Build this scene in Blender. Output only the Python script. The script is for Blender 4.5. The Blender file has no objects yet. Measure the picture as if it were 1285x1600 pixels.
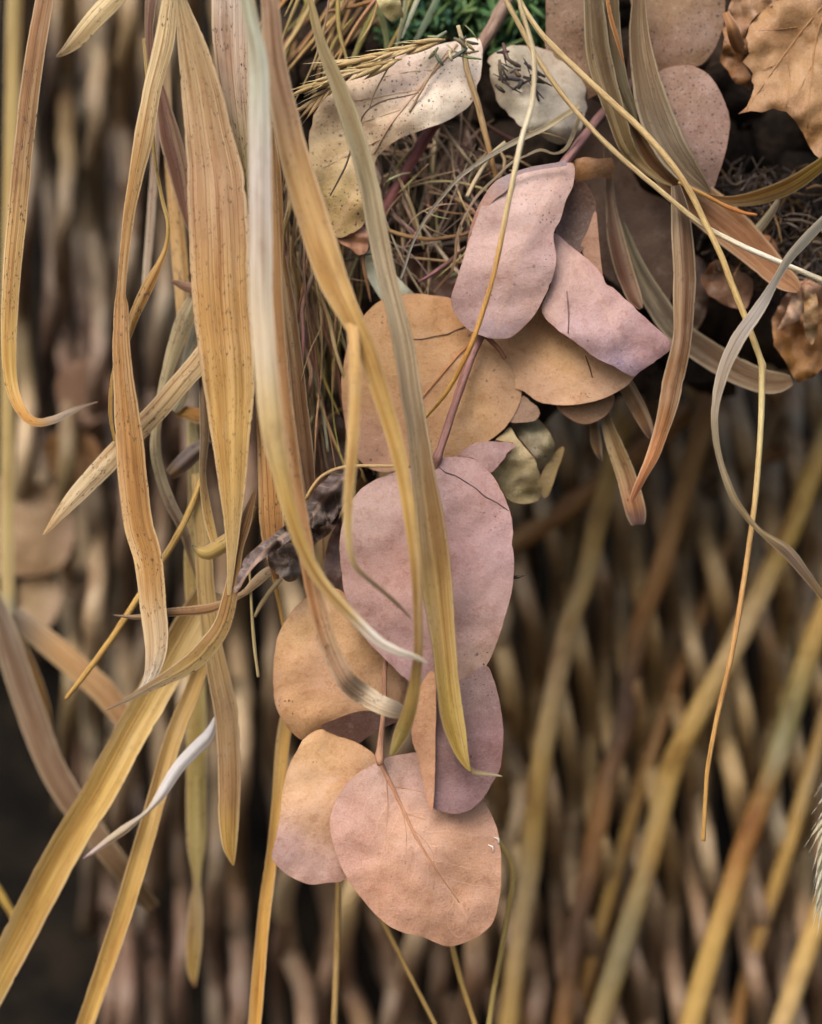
import bpy, math, random
import numpy as np
from mathutils import Vector, noise as mnoise
from mathutils.geometry import delaunay_2d_cdt

# ------------------------------------------------------------------ camera, sky, sun, exposure
S = bpy.context.scene
COL = S.collection
D, PX, ZC = 0.60, 0.0002, 1.0            # focus distance, metres per picture pixel there, camera height
cam = bpy.data.cameras.new('camera')
co = bpy.data.objects.new('camera', cam); COL.objects.link(co)
co.location = (0, -D, ZC); co.rotation_euler = (math.radians(90), 0, 0)
cam.sensor_fit = 'VERTICAL'; cam.sensor_height = 36; cam.lens = 36 * D / (1600 * PX)
cam.clip_start = 0.02; cam.clip_end = 200
cam.dof.use_dof = True; cam.dof.focus_distance = D; cam.dof.aperture_fstop = 3.7
S.camera = co

SUN_EL, SUN_AZ = 45, -25                  # sun high, behind the photographer, a little to the left
w = bpy.data.worlds.new('World'); S.world = w; w.use_nodes = True
nt = w.node_tree; bg = nt.nodes['Background']
sky = nt.nodes.new('ShaderNodeTexSky'); sky.sky_type = 'NISHITA'; sky.sun_disc = False
sky.sun_elevation = math.radians(SUN_EL); sky.sun_rotation = math.radians(180 - SUN_AZ)
sky.air_density = 1.0; sky.dust_density = 4.0; sky.ozone_density = 0.6
nt.links.new(sky.outputs[0], bg.inputs[0]); bg.inputs[1].default_value = 0.15
sl = bpy.data.lights.new('sun', 'SUN'); sl.energy = 2.0; sl.angle = math.radians(40); sl.color = (1, .97, .93)
so = bpy.data.objects.new('sun', sl); COL.objects.link(so); so.location = (0, -2, 4)
_e, _a = math.radians(SUN_EL), math.radians(SUN_AZ)
so.rotation_euler = Vector((math.sin(_a)*math.cos(_e), -math.cos(_a)*math.cos(_e), math.sin(_e))).to_track_quat('Z', 'Y').to_euler()
S.view_settings.view_transform = 'Standard'; S.view_settings.look = 'None'
S.view_settings.exposure = 0.75; S.view_settings.gamma = 1
S.render.engine = 'CYCLES'
S.cycles.use_denoising = True
S.cycles.max_bounces = 8; S.cycles.transmission_bounces = 6
S.cycles.sample_clamp_indirect = 4

ALB = 0.80                                # picture value -> albedo
def lin(c):
    return tuple(ALB * ((v/255)/12.92 if v/255 <= .04045 else (((v/255)+.055)/1.055)**2.4) for v in c)

# ------------------------------------------------------------------ helpers
def P(x, y, d):
    k = (D + d/100) / D * PX
    return ((x - 642.5) * k, d/100, ZC - (y - 800) * k)
def PA(a):                                # the same for an (n,3) array of x, y, depth in cm
    a = np.asarray(a, float); k = (D + a[:, 2]/100) / D * PX
    return np.stack([(a[:, 0]-642.5)*k, a[:, 2]/100, ZC - (a[:, 1]-800)*k], 1)
def cr(pts, step=6.0, closed=False):      # Catmull-Rom through rows, sampled about every `step` pixels
    p = np.asarray(pts, float); n = len(p); out = []
    for i in range(n if closed else n-1):
        if closed: a, b, c, e = p[(i-1) % n], p[i], p[(i+1) % n], p[(i+2) % n]
        else: a, b, c, e = p[max(i-1, 0)], p[i], p[i+1], p[min(i+2, n-1)]
        m = max(1, int(math.hypot(*(c-b)[:2]) / step))
        for k in range(m):
            t = k/m
            out.append(.5*((2*b) + (c-a)*t + (2*a-5*b+4*c-e)*t*t + (3*b-a-3*c+e)*t**3))
    if not closed: out.append(p[-1])
    return np.array(out)
def n1(x, s=0.0): return mnoise.noise(Vector((x, s*7.31+.37, s*1.7-.21)))
def stops(cols, t):
    if len(cols) == 1: return cols[0][1]
    if t <= cols[0][0]: return cols[0][1]
    for (a, ca), (b, cb) in zip(cols, cols[1:]):
        if t <= b:
            f = (t-a)/(b-a); f = f*f*(3-2*f)
            return tuple(u+(v-u)*f for u, v in zip(ca, cb))
    return cols[-1][1]

def mesh(name, verts, faces, mat, cols=None, uv=None, floats=None, vecs=None):
    m = bpy.data.meshes.new(name)
    m.from_pydata([tuple(v) for v in verts], [], [tuple(f) for f in faces])
    m.polygons.foreach_set('use_smooth', [True]*len(m.polygons))
    if cols is not None:
        a = m.attributes.new('Col', 'FLOAT_COLOR', 'POINT')
        a.data.foreach_set('color', np.concatenate([np.asarray(cols, float), np.ones((len(cols), 1))], 1).ravel())
    if uv is not None:
        a = m.attributes.new('rest', 'FLOAT_VECTOR', 'POINT')
        u = np.asarray(uv, float)
        if u.shape[1] == 2: u = np.concatenate([u, np.zeros((len(u), 1))], 1)
        a.data.foreach_set('vector', u.ravel())
    for k, v in (floats or {}).items():
        a = m.attributes.new(k, 'FLOAT', 'POINT'); a.data.foreach_set('value', np.asarray(v, float))
    for k, v in (vecs or {}).items():
        a = m.attributes.new(k, 'FLOAT_VECTOR', 'POINT'); a.data.foreach_set('vector', np.asarray(v, float).ravel())
    m.materials.append(mat); m.update()
    return m
def tag(o, label=None, cat=None, group=None, kind=None):
    if label: o['label'] = label
    if cat: o['category'] = cat
    if group: o['group'] = group
    if kind: o['kind'] = kind
    return o
def put(name, verts, faces, mat, parent=None, origin=None, thick=0, **kw):
    verts = np.asarray(verts, float)
    if parent is not None:
        off = np.array(wloc(parent))
    else:
        off = np.array(origin) if origin is not None else verts.mean(0)
    if thick: verts, faces, kw = sheet(verts, faces, thick, kw)
    o = bpy.data.objects.new(name, mesh(name, verts-off, faces, mat, **kw)); COL.objects.link(o)
    if parent is not None: o.parent = parent
    else: o.location = off
    return o
def sheet(v, f, th, kw):                  # give a surface a back face and a crisp rim of its own
    n = len(v); nr = np.zeros_like(v); cnt = {}
    for q in f:
        a, b, c = v[q[0]], v[q[1]], v[q[2]]; k = np.cross(b-a, c-a)
        if len(q) == 4: k = k + np.cross(c-a, v[q[3]]-a)
        for i in q: nr[i] += k
        for i, j in zip(q, q[1:]+q[:1]): cnt[(i, j)] = 1
    nr /= np.maximum(np.linalg.norm(nr, axis=1, keepdims=True), 1e-15)
    rim = [(i, j) for i, j in cnt if (j, i) not in cnt]
    fr, bk = v+nr*th/2, v-nr*th/2
    V = [fr, bk]; F = list(f)+[tuple(n+i for i in reversed(q)) for q in f]; idx = list(range(n))*2
    ids = sorted({i for e in rim for i in e}); m = {i: 2*n+k for k, i in enumerate(ids)}; r = len(ids)
    V += [fr[ids], bk[ids]]; idx += ids*2
    F += [(m[j], m[i], m[i]+r, m[j]+r) for i, j in rim]
    kw = dict(kw)
    for k in ('cols', 'uv'):
        if kw.get(k) is not None: kw[k] = np.asarray(kw[k], float)[idx]
    for k in ('floats', 'vecs'):
        if kw.get(k): kw[k] = {a: np.asarray(b, float)[idx] for a, b in kw[k].items()}
    return np.concatenate(V), F, kw
def wloc(o):
    v = Vector((0, 0, 0))
    while o is not None: v = v + o.location; o = o.parent
    return v
def empty(name, loc):
    o = bpy.data.objects.new(name, None); COL.objects.link(o); o.location = loc; o.empty_display_size = .01
    return o

# ------------------------------------------------------------------ materials
class NT:
    def __init__(s, name):
        s.m = bpy.data.materials.new(name); s.m.use_nodes = True; s.t = s.m.node_tree
        s.t.nodes.clear(); s.out = s.n('ShaderNodeOutputMaterial')
    def n(s, typ, **kw):
        x = s.t.nodes.new(typ)
        for k, v in kw.items(): setattr(x, k, v)
        return x
    def L(s, a, b): s.t.links.new(a, b)
    def set(s, sock, v):
        if hasattr(v, 'is_output') or isinstance(v, bpy.types.NodeSocket): s.L(v, sock)
        else: sock.default_value = v
    def attr(s, name, out='Vector'): return s.n('ShaderNodeAttribute', attribute_name=name).outputs[out]
    def math(s, op, a, b=0.0, c=None, clamp=False):
        x = s.n('ShaderNodeMath', operation=op, use_clamp=clamp); s.set(x.inputs[0], a); s.set(x.inputs[1], b)
        if c is not None: s.set(x.inputs[2], c)
        return x.outputs[0]
    def ramp(s, v, a, b, lo=0.0, hi=1.0):      # smoothstep map a..b -> lo..hi
        x = s.n('ShaderNodeMapRange', interpolation_type='SMOOTHSTEP'); s.set(x.inputs[0], v)
        x.inputs[1].default_value = a; x.inputs[2].default_value = b; x.inputs[3].default_value = lo; x.inputs[4].default_value = hi
        return x.outputs[0]
    def scale(s, v, sc):
        x = s.n('ShaderNodeVectorMath', operation='MULTIPLY'); s.L(v, x.inputs[0]); x.inputs[1].default_value = sc
        return x.outputs[0]
    def noise(s, v, sc=1.0, det=3, rough=.55, out=0):
        x = s.n('ShaderNodeTexNoise'); s.L(v, x.inputs['Vector']); x.inputs['Scale'].default_value = sc
        x.inputs['Detail'].default_value = det; x.inputs['Roughness'].default_value = rough
        return x.outputs[out]
    def mix(s, f, a, b, typ='MIX'):
        x = s.n('ShaderNodeMix', data_type='RGBA', blend_type=typ); x.clamp_factor = True
        s.set(x.inputs[0], f)
        for sock, v in ((x.inputs[6], a), (x.inputs[7], b)):
            if isinstance(v, tuple): sock.default_value = (*v[:3], 1)
            else: s.L(v, sock)
        return x.outputs[2]
    def finish(s, col, rough, bump_h, bump_d, transl=0.0, bump_s=1.0, spec=.3, tcol=None):
        b = s.n('ShaderNodeBump'); b.inputs['Strength'].default_value = bump_s; b.inputs['Distance'].default_value = bump_d
        s.L(bump_h, b.inputs['Height'])
        p = s.n('ShaderNodeBsdfPrincipled'); s.set(p.inputs['Base Color'], col); s.set(p.inputs['Roughness'], rough)
        p.inputs['Specular IOR Level'].default_value = spec; s.L(b.outputs[0], p.inputs['Normal'])
        if transl:
            t = s.n('ShaderNodeBsdfTranslucent'); s.set(t.inputs[0], tcol or col); s.L(b.outputs[0], t.inputs['Normal'])
            mx = s.n('ShaderNodeMixShader'); mx.inputs[0].default_value = transl
            s.L(p.outputs[0], mx.inputs[1]); s.L(t.outputs[0], mx.inputs[2]); s.L(mx.outputs[0], s.out.inputs[0])
        else: s.L(p.outputs[0], s.out.inputs[0])
        return s.m

def blade_material():
    k = NT('dry_blade'); r = k.attr('rest'); c = k.attr('Col', 'Color'); wear = k.attr('wear', 'Fac')
    acr = k.math('ABSOLUTE', k.attr('across', 'Fac'))
    st1 = k.noise(k.scale(r, (.16, 5.2, 1)), 1, 2)
    st2 = k.noise(k.scale(r, (.5, 34, 1)), 1, 3, .6)
    bl = k.noise(k.scale(r, (.55, 1.6, 1)), 1, 4, .6)
    sp = k.noise(k.scale(r, (5.2, 13, 1)), 1, 3, .72)
    sp2 = k.noise(k.scale(r, (1.4, 1.4, 1)), 1, 2)
    col = k.mix(k.ramp(st1, .44, .66, 0, .36), c, k.mix(1, c, (.54, .41, .29), 'MULTIPLY'))
    col = k.mix(k.ramp(st1, .5, .28, 0, .35), col, k.mix(.5, c, (.66, .53, .37)))
    col = k.mix(k.ramp(bl, .52, .72, 0, .5), col, k.mix(1, col, (.58, .50, .47), 'MULTIPLY'))
    col = k.mix(k.ramp(bl, .46, .28, 0, .38), col, k.mix(.45, col, (.46, .38, .27)))
    col = k.mix(k.ramp(st2, .40, .68, 0, .32), col, k.mix(1, col, (.58, .50, .45), 'MULTIPLY'))
    zone = k.noise(k.scale(r, (.16, 2.6, 1)), 1, 3, .55)
    col = k.mix(k.ramp(zone, .50, .64, 0, .52), col, k.mix(1, col, (.66, .51, .37), 'MULTIPLY'))
    col = k.mix(k.ramp(zone, .44, .32, 0, .3), col, k.mix(.5, col, (.74, .56, .30)))
    st3 = k.noise(k.scale(r, (.12, 22, 1)), 1, 2, .5)
    col = k.mix(k.ramp(st3, .56, .64, 0, .62), col, k.mix(1, col, (.46, .30, .22), 'MULTIPLY'))
    col = k.mix(k.ramp(acr, .80, .93, 0, .45), col, k.mix(.5, col, (.72, .62, .42)))
    col = k.mix(k.ramp(acr, .95, .985, 0, .5), col, k.mix(1, col, (.55, .42, .30), 'MULTIPLY'))
    spots = k.math('MULTIPLY', k.ramp(sp, .56, .66, 0, .95), k.ramp(sp2, .40, .58))
    col = k.mix(k.math('MULTIPLY', spots, wear), col, (.07, .042, .03))
    h = k.math('ADD', k.math('ADD', k.math('MULTIPLY', st2, .7), k.math('MULTIPLY', st1, .05)), k.math('MULTIPLY', st3, .7))
    return k.finish(col, .50, h, .0006, .22, .55, .22)
def leaf_material():
    k = NT('dry_leaf'); r = k.attr('rest'); c = k.attr('Col', 'Color'); edge = k.attr('edge', 'Fac'); spk = k.attr('spk', 'Fac')
    veinf = k.attr('vein', 'Fac'); mid = k.attr('mid')
    big = k.noise(r, .55, 3, .5); med = k.noise(r, 3.4, 5, .7); fine = k.noise(r, 15, 4, .75); grain = k.noise(r, 44, 2, .6)
    col = k.mix(k.ramp(big, .50, .72, 0, .45), c, k.mix(1, c, (.86, .74, .68), 'MULTIPLY'))
    col = k.mix(k.ramp(big, .48, .28, 0, .35), col, k.mix(.4, c, (.52, .37, .36)))
    col = k.mix(k.ramp(med, .50, .66, 0, .46), col, k.mix(1, col, (.72, .56, .48), 'MULTIPLY'))
    col = k.mix(k.ramp(med, .46, .30, 0, .4), col, k.mix(.3, col, (.62, .5, .47)))
    col = k.mix(k.ramp(fine, .46, .68, 0, .34), col, k.mix(1, col, (.64, .49, .42), 'MULTIPLY'))
    col = k.mix(k.ramp(fine, .46, .3, 0, .3), col, k.mix(.42, col, (.72, .58, .53)))
    col = k.mix(k.ramp(grain, .45, .75, 0, .32), col, k.mix(1, col, (.58, .48, .43), 'MULTIPLY'))
    # fine net of veins
    vo = k.n('ShaderNodeTexVoronoi', feature='DISTANCE_TO_EDGE', voronoi_dimensions='2D'); k.L(r, vo.inputs['Vector'])
    vo.inputs['Scale'].default_value = 5.5
    net = k.ramp(vo.outputs['Distance'], .0, .07, 1, 0)
    # lateral veins off the midrib
    sx = k.n('ShaderNodeSeparateXYZ'); k.L(mid, sx.inputs[0])
    al, pe = sx.outputs[0], k.math('ABSOLUTE', sx.outputs[1])
    warp = k.math('MULTIPLY', k.math('SUBTRACT', k.noise(r, 1.3, 2), .5), .7)
    ph = k.math('FRACT', k.math('MULTIPLY', k.math('ADD', k.math('SUBTRACT', al, k.math('MULTIPLY', pe, .85)), warp), 1.55))
    lat = k.ramp(k.math('ABSOLUTE', k.math('SUBTRACT', ph, .5)), .0, .055, 1, 0)
    lat = k.math('MULTIPLY', lat, k.ramp(pe, .0, 2.6, 1, .15))
    rib = k.ramp(pe, .025, .09, 1, 0)
    v = k.math('MULTIPLY', k.math('ADD', k.math('MULTIPLY', net, .30), k.math('MULTIPLY', lat, .8)), veinf, clamp=True)
    v = k.math('MAXIMUM', v, k.math('MULTIPLY', rib, k.math('MULTIPLY', veinf, .9)), clamp=True)
    col = k.mix(k.math('MULTIPLY', v, .55), col, k.mix(.55, col, (.62, .40, .28)))
    # black fungal dots, two sizes, in drifts
    wv = k.n('ShaderNodeVectorMath', operation='MULTIPLY_ADD'); k.L(k.noise(r, 9, 2, .6, out=1), wv.inputs[0]); wv.inputs[1].default_value = (.11, .11, 0); k.L(r, wv.inputs[2])
    for sc, lo, amt in ((3.6, .13, .85), (8.0, .20, .8)):
        v1 = k.n('ShaderNodeTexVoronoi', voronoi_dimensions='2D'); k.L(wv.outputs[0], v1.inputs['Vector']); v1.inputs['Scale'].default_value = sc
        rnd = k.n('ShaderNodeSeparateColor'); k.L(v1.outputs['Color'], rnd.inputs[0])
        size = k.math('MULTIPLY', rnd.outputs[0], lo)
        dot = k.ramp(k.math('SUBTRACT', v1.outputs['Distance'], size), -.02, .09, 1, 0)
        drift = k.ramp(k.math('ADD', k.noise(r, .8, 3), k.math('MULTIPLY', spk, .5)), .56, .84)
        on = k.math('GREATER_THAN', k.math('ADD', rnd.outputs[1], k.math('MULTIPLY', spk, .8)), .96)
        col = k.mix(k.math('MULTIPLY', k.math('MULTIPLY', dot, on), k.math('MULTIPLY', k.math('ADD', drift, .04, clamp=True), amt)), col, (.035, .025, .025))
    col = k.mix(k.ramp(edge, .0, .045, .45, 0), col, k.mix(.5, col, (.34, .13, .07)))
    h = k.math('ADD', k.math('ADD', k.math('MULTIPLY', fine, .5), k.math('MULTIPLY', med, .8)), k.math('MULTIPLY', v, .10))
    return k.finish(col, .52, h, .0007, .18, .6, .35)
def stalk_material():
    k = NT('dry_stalk'); r = k.attr('rest'); c = k.attr('Col', 'Color')
    a = k.noise(k.scale(r, (.9, 5, 5)), 1, 4, .6); b = k.noise(k.scale(r, (5, 16, 16)), 1, 3, .6); s = k.noise(k.scale(r, (2.4, 2.4, 2.4)), 1, 2)
    col = k.mix(k.ramp(a, .46, .68, 0, .7), c, k.mix(1, c, (.52, .38, .28), 'MULTIPLY'))
    col = k.mix(k.ramp(b, .42, .7, 0, .45), col, k.mix(1, col, (.52, .44, .4), 'MULTIPLY'))
    col = k.mix(k.ramp(a, .44, .3, 0, .3), col, k.mix(.4, col, (.6, .5, .36)))
    col = k.mix(k.math('MULTIPLY', k.ramp(b, .64, .72), k.ramp(s, .5, .6)), col, (.06, .035, .025))
    return k.finish(col, .5, k.math('ADD', a, b), .0006, 0, .6, .3)
def withy_material():
    k = NT('willow_bark'); r = k.attr('rest'); c = k.attr('Col', 'Color')
    a = k.noise(k.scale(r, (.28, 1.1, 1.1)), 1, 4, .6); b = k.noise(k.scale(r, (1.6, 5, 5)), 1, 4, .65)
    g = k.noise(k.scale(r, (.16, .6, .6)), 1, 2)
    col = k.mix(k.ramp(a, .52, .68, 0, .7), c, k.mix(1, c, (.46, .31, .22), 'MULTIPLY'))
    col = k.mix(k.ramp(b, .46, .7, 0, .4), col, k.mix(1, col, (.5, .42, .36), 'MULTIPLY'))
    col = k.mix(k.ramp(a, .45, .28, 0, .45), col, k.mix(.5, col, (.42, .36, .26)))
    col = k.mix(k.ramp(g, .52, .66, 0, .5), col, k.mix(.5, col, (.20, .21, .16)))
    return k.finish(col, .5, k.math('ADD', a, b), .002, 0, .7, .35)
def soil_material(name, ca, cb):
    k = NT(name); g = k.n('ShaderNodeTexCoord').outputs['Object']
    a = k.noise(g, 40, 6, .65); b = k.noise(g, 260, 4, .7)
    col = k.mix(k.ramp(a, .35, .7), ca, cb)
    col = k.mix(k.ramp(b, .5, .8, 0, .7), col, k.mix(1, col, (.35, .3, .27), 'MULTIPLY'))
    return k.finish(col, .9, k.math('ADD', a, b), .006, 0, .9, .1)
M_BLADE, M_LEAF, M_STALK, M_WITHY = blade_material(), leaf_material(), stalk_material(), withy_material()
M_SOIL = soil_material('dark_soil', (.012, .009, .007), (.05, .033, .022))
M_BACKDROP = soil_material('shade_backing', (.005, .0045, .004), (.024, .018, .012))
M_GROUND = soil_material('ground_earth', (.05, .04, .03), (.13, .10, .075))

# ------------------------------------------------------------------ shape builders
SEED = [0]
def seed():
    SEED[0] += 1; return SEED[0]
def ribbon(pts, cols, fold=.12, tilt=0.0, nac=8, sd=None, wob=1.0, round_=0.0):
    """strap leaf: rows of (x, y, width, depth); fold = V depth per half width (+ = edges go back)"""
    sd = seed() if sd is None else sd
    c = cr(pts, 6); n = len(c)
    t = np.gradient(c[:, :2], axis=0); t /= np.maximum(np.linalg.norm(t, axis=1, keepdims=True), 1e-6)
    nr = np.stack([-t[:, 1], t[:, 0]], 1)
    w_ = np.maximum(c[:, 2], .8); wm = w_.max()
    arc = np.concatenate([[0], np.cumsum(np.linalg.norm(np.diff(c[:, :2], axis=0), axis=1))])/50
    L = arc[-1]; V, C, U, W = [], [], [], []
    rr = random.Random(sd*13+5); ph = rr.uniform(0, 50)
    for i in range(n):
        g_ = stops(cols, arc[i]/L); m_ = sum(g_)/3; col = lin(tuple(q*.97+m_*.03 for q in g_))
        tw = tilt + .35*n1(arc[i]*.35+ph, sd)*wob
        for j in range(nac+1):
            v = j/nac*2-1
            e = 1 + (.05*n1(arc[i]*1.1+ph, sd+.3*np.sign(v)) + .025*n1(arc[i]*4+ph, sd+.7*np.sign(v)))*wob
            e -= .22*max(0, n1(arc[i]*3.3+ph*2, sd+1.7*np.sign(v))-.40)*(abs(v) > .9)*wob
            hw = w_[i]/2*e
            f = fold*(abs(v)**1.3) + round_*v*v + .05*math.cos(v*9+sd)*(1-abs(v))
            dep = c[i, 3] + (f + tw*v*.5)*hw/50 + .03*n1(arc[i]*.8+ph, sd)*wob
            V.append((c[i, 0]+nr[i, 0]*v*hw, c[i, 1]+nr[i, 1]*v*hw, dep)); C.append(col)
            U.append((arc[i]+sd*17.3, v*wm/100, sd*3.1)); W.append(v)
    F = [(i*(nac+1)+j, i*(nac+1)+j+1, (i+1)*(nac+1)+j+1, (i+1)*(nac+1)+j) for i in range(n-1) for j in range(nac)]
    return PA(V), F, C, U, W
def join(*parts):
    V, F, C, U, W = [], [], [], [], []; o = 0
    for v, f, c, u, w_ in parts:
        V.append(v); F += [tuple(i+o for i in q) for q in f]; C += c; U += u; W += w_; o += len(v)
    return np.concatenate(V), F, C, U, W
def blade(name, label, pts, cols, cat='dry leaf', group='dry strap leaves hanging down', parent=None, thick=.00028, wear=1.0, extra=None, **kw):
    r = ribbon(pts, cols, **kw)
    if extra: r = join(r, *extra)
    V, F, C, U, W = r
    o = put(name, V, F, M_BLADE, parent, P(pts[0][0], pts[0][1], pts[0][3]), thick, cols=C, uv=U, floats={'wear': [wear]*len(V), 'across': W})
    if parent is None: tag(o, label, cat, group)
    return o
def tube(pts, cols, ns=7, sd=None, rough=.06, step=6, kink=0):
    """round stem: rows of (x, y, radius px, depth)"""
    sd = seed() if sd is None else sd
    c = cr(pts, step); q = PA(c[:, [0, 1, 3]]); k = (D+c[:, 3]/100)/D*PX; rad = np.maximum(c[:, 2], .4)*k; n = len(c)
    t = np.gradient(q, axis=0); t /= np.maximum(np.linalg.norm(t, axis=1, keepdims=True), 1e-12)
    arc = np.concatenate([[0], np.cumsum(np.linalg.norm(np.diff(q, axis=0), axis=1))])*100
    V, C, U = [], [], []; ref = Vector((0, 1, 0))
    for i in range(n):
        T = Vector(t[i]); b = T.cross(ref)
        if b.length < 1e-4: b = T.cross(Vector((1, 0, 0)))
        b.normalize(); a = b.cross(T).normalized(); ref = a
        col = lin(stops(cols, arc[i]/max(arc[-1], 1e-6)))
        for j in range(ns):
            th = j/ns*2*math.pi; r = rad[i]*(1+rough*n1(arc[i]*2.2+j*1.7, sd)*2)
            V.append(tuple(Vector(q[i]) + (a*math.cos(th) + b*math.sin(th))*r)); C.append(col)
            U.append((arc[i]+sd*9.7, math.cos(th)*.35+sd, math.sin(th)*.35))
    F = [(i*ns+j, i*ns+(j+1) % ns, (i+1)*ns+(j+1) % ns, (i+1)*ns+j) for i in range(n-1) for j in range(ns)]
    F += [tuple(range(ns-1, -1, -1)), tuple((n-1)*ns+j for j in range(ns))]
    return np.array(V), F, C, U, [0]*len(V)
def stalk(name, label, pts, cols, cat='straw', group='loose thin straws', parent=None, mat=None, **kw):
    V, F, C, U, W = tube(pts, cols, **kw)
    o = put(name, V, F, mat or M_STALK, parent, P(pts[0][0], pts[0][1], pts[0][3]), cols=C, uv=U)
    if parent is None: tag(o, label, cat, group)
    return o
def inside(poly, q):
    x, y = q[:, 0][:, None], q[:, 1][:, None]; a = poly; b = np.roll(poly, -1, 0)
    c = ((a[:, 1] > y) != (b[:, 1] > y)) & (x < (b[:, 0]-a[:, 0])*(y-a[:, 1])/(b[:, 1]-a[:, 1]+1e-12)+a[:, 0])
    return c.sum(1) % 2 == 1
def dist_poly(poly, q, closed=True):
    a = poly; b = np.roll(poly, -1, 0)
    if not closed: a, b = poly[:-1], poly[1:]
    ab = b-a; ap = q[:, None, :]-a[None]; t = np.clip((ap*ab).sum(2)/np.maximum((ab**2).sum(1), 1e-9), 0, 1)
    d = np.linalg.norm(ap - t[..., None]*ab, axis=2); i = d.argmin(1); r = np.arange(len(q))
    seg = np.linalg.norm(ab, axis=1); cum = np.concatenate([[0], np.cumsum(seg)])
    side = np.sign(ab[i, 0]*ap[r, i, 1]-ab[i, 1]*ap[r, i, 0])
    return d[r, i], cum[i]+t[r, i]*seg[i], side
def leaf(name, outline, cols, d=0.0, ax=0.0, ay=0.0, bow=0.0, mid=None, fold=0.0, curl=0.0, amp=.10, nsc=70., spk=.1, vein=.5,
         parent=None, label=None, cat='dry leaf', group=None, grid=9, thick=.00013, rag=.8, sd=None, sharp=False):
    """outline in picture pixels; depth in cm from tilts (cm per 100 px), bow, midrib fold, edge curl, crinkle"""
    sd = seed() if sd is None else sd
    if sharp:
        base = np.asarray(outline, float); o_ = []
        for a, b in zip(base, np.roll(base, -1, 0)):
            m = max(1, int(np.linalg.norm(b-a)/5)); o_ += [a+(b-a)*k/m for k in range(m)]
        o_ = np.array(o_)
    else: o_ = cr(outline, 5, True)
    cen = o_.mean(0)
    for i in range(len(o_)):
        g = o_[i]-cen; g /= max(np.linalg.norm(g), 1e-6)
        o_[i] += g*rag*(1.6*n1(i*.09, sd)+1.0*n1(i*.4, sd+.4) - 2.2*max(0, n1(i*.33, sd+2.2)-.42)*3)
    lo, hi = o_.min(0), o_.max(0); rr = random.Random(sd)
    gx = np.arange(lo[0], hi[0], grid); gy = np.arange(lo[1], hi[1], grid)
    q = np.array([(x+(k % 2)*grid/2+rr.uniform(-1, 1), y+rr.uniform(-1, 1)) for k, y in enumerate(gy) for x in gx])
    q = q[inside(o_, q)]
    if len(q): q = q[dist_poly(o_, q)[0] > 3.5]
    allp = np.concatenate([o_, q]) if len(q) else o_
    r = delaunay_2d_cdt([Vector(p) for p in allp], [], [list(range(len(o_)))], 1, 1e-5)
    p2 = np.array([tuple(v) for v in r[0]]); F = [tuple(f) for f in r[2]]
    edge = dist_poly(o_, p2)[0]
    half = max(hi-lo)/2
    if mid is not None:
        mm = cr(mid, 10); dm, al, sg = dist_poly(mm, p2, False)
    else: dm, al, sg = np.full(len(p2), 900.), np.zeros(len(p2)), np.ones(len(p2))
    def depth(x, y, e, m):
        z = d + ax*(x-cen[0])/100 + ay*(y-cen[1])/100 + bow*((x-cen[0])**2+(y-cen[1])**2)/half**2
        z += amp*(mnoise.noise(Vector((x/nsc, y/nsc, sd*3.7)))+.45*mnoise.noise(Vector((x/nsc*2.6, y/nsc*2.6, sd*1.9+9))))
        if mid is not None: z += fold*min(m, 90)/50
        return z + curl*max(0, 1-e/30)**2
    dep = np.array([depth(x, y, e, m) for (x, y), e, m in zip(p2, edge, dm)])
    A = np.array([c[:2] for c in cols], float); K = np.array([lin(tuple(min(255, q*.89+sum(c[2])/3*.11+(1, 2, -2)[j_]) for j_, q in enumerate(c[2]))) for c in cols])
    wt = 1/(((p2[:, None]-A[None])**2).sum(2)+15**2)**1.3; wt /= wt.sum(1, keepdims=True)
    C = wt @ K
    V = PA(np.column_stack([p2, dep]))
    # faces towards the camera
    F = [f if np.cross(p2[f[1]]-p2[f[0]], p2[f[2]]-p2[f[0]]) < 0 else f[::-1] for f in F]
    n = len(p2)
    o = put(name, V, F, M_LEAF, parent, None, thick, cols=list(C), uv=np.column_stack([p2/50+sd*11.3, np.full(n, sd*2.3)]),
            floats={'edge': edge/50, 'spk': np.full(n, spk), 'vein': np.full(n, min(1.2, vein*1.6))},
            vecs={'mid': np.column_stack([al/50, sg*dm/50, np.zeros(n)])})
    if parent is None: tag(o, label, cat, group)
    elif label: o['label'] = label
    o_f = lambda x, y: depth(x, y, float(dist_poly(o_, np.array([[x, y]], float))[0][0]), float(dist_poly(mm, np.array([[x, y]], float), False)[0][0]) if mid is not None else 0)
    return o, o_f
def on_leaf(name, lf, pts, col, lift=.03, sub=True):      # a vein or crease lying on a leaf's surface
    o, f = lf
    rows = [(x, y, r, f(x, y)-lift) for x, y, r in cr(np.array(pts, float), 12)]
    V, F, C, U, W = tube(rows, [(0, col)], ns=5, step=30)
    return put(name, V, F, M_STALK, o, cols=C, uv=U)

# ------------------------------------------------------------------ the setting: ground, added shade backdrop, soil behind the dried stuff
def box(name, x0, x1, y0, y1, z0, z1, mat):
    v = [(x, y, z) for x in (x0, x1) for y in (y0, y1) for z in (z0, z1)]
    f = [(0, 1, 3, 2), (4, 6, 7, 5), (0, 4, 5, 1), (2, 3, 7, 6), (0, 2, 6, 4), (1, 5, 7, 3)]
    o = put(name, v, f, mat); o.data.polygons.foreach_set('use_smooth', [False]*6); return o
V = [(x, y, 0) for x in (-60, 60) for y in (-60, 60)]
tag(put('ground', V, [(0, 2, 3, 1)], M_GROUND), kind='structure')
tag(box('shade_backdrop', -.9, .9, .30, .34, .004, 1.32, M_BACKDROP), kind='structure')  # near-black sheet added behind the rods, stands in for shade in the gaps

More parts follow.
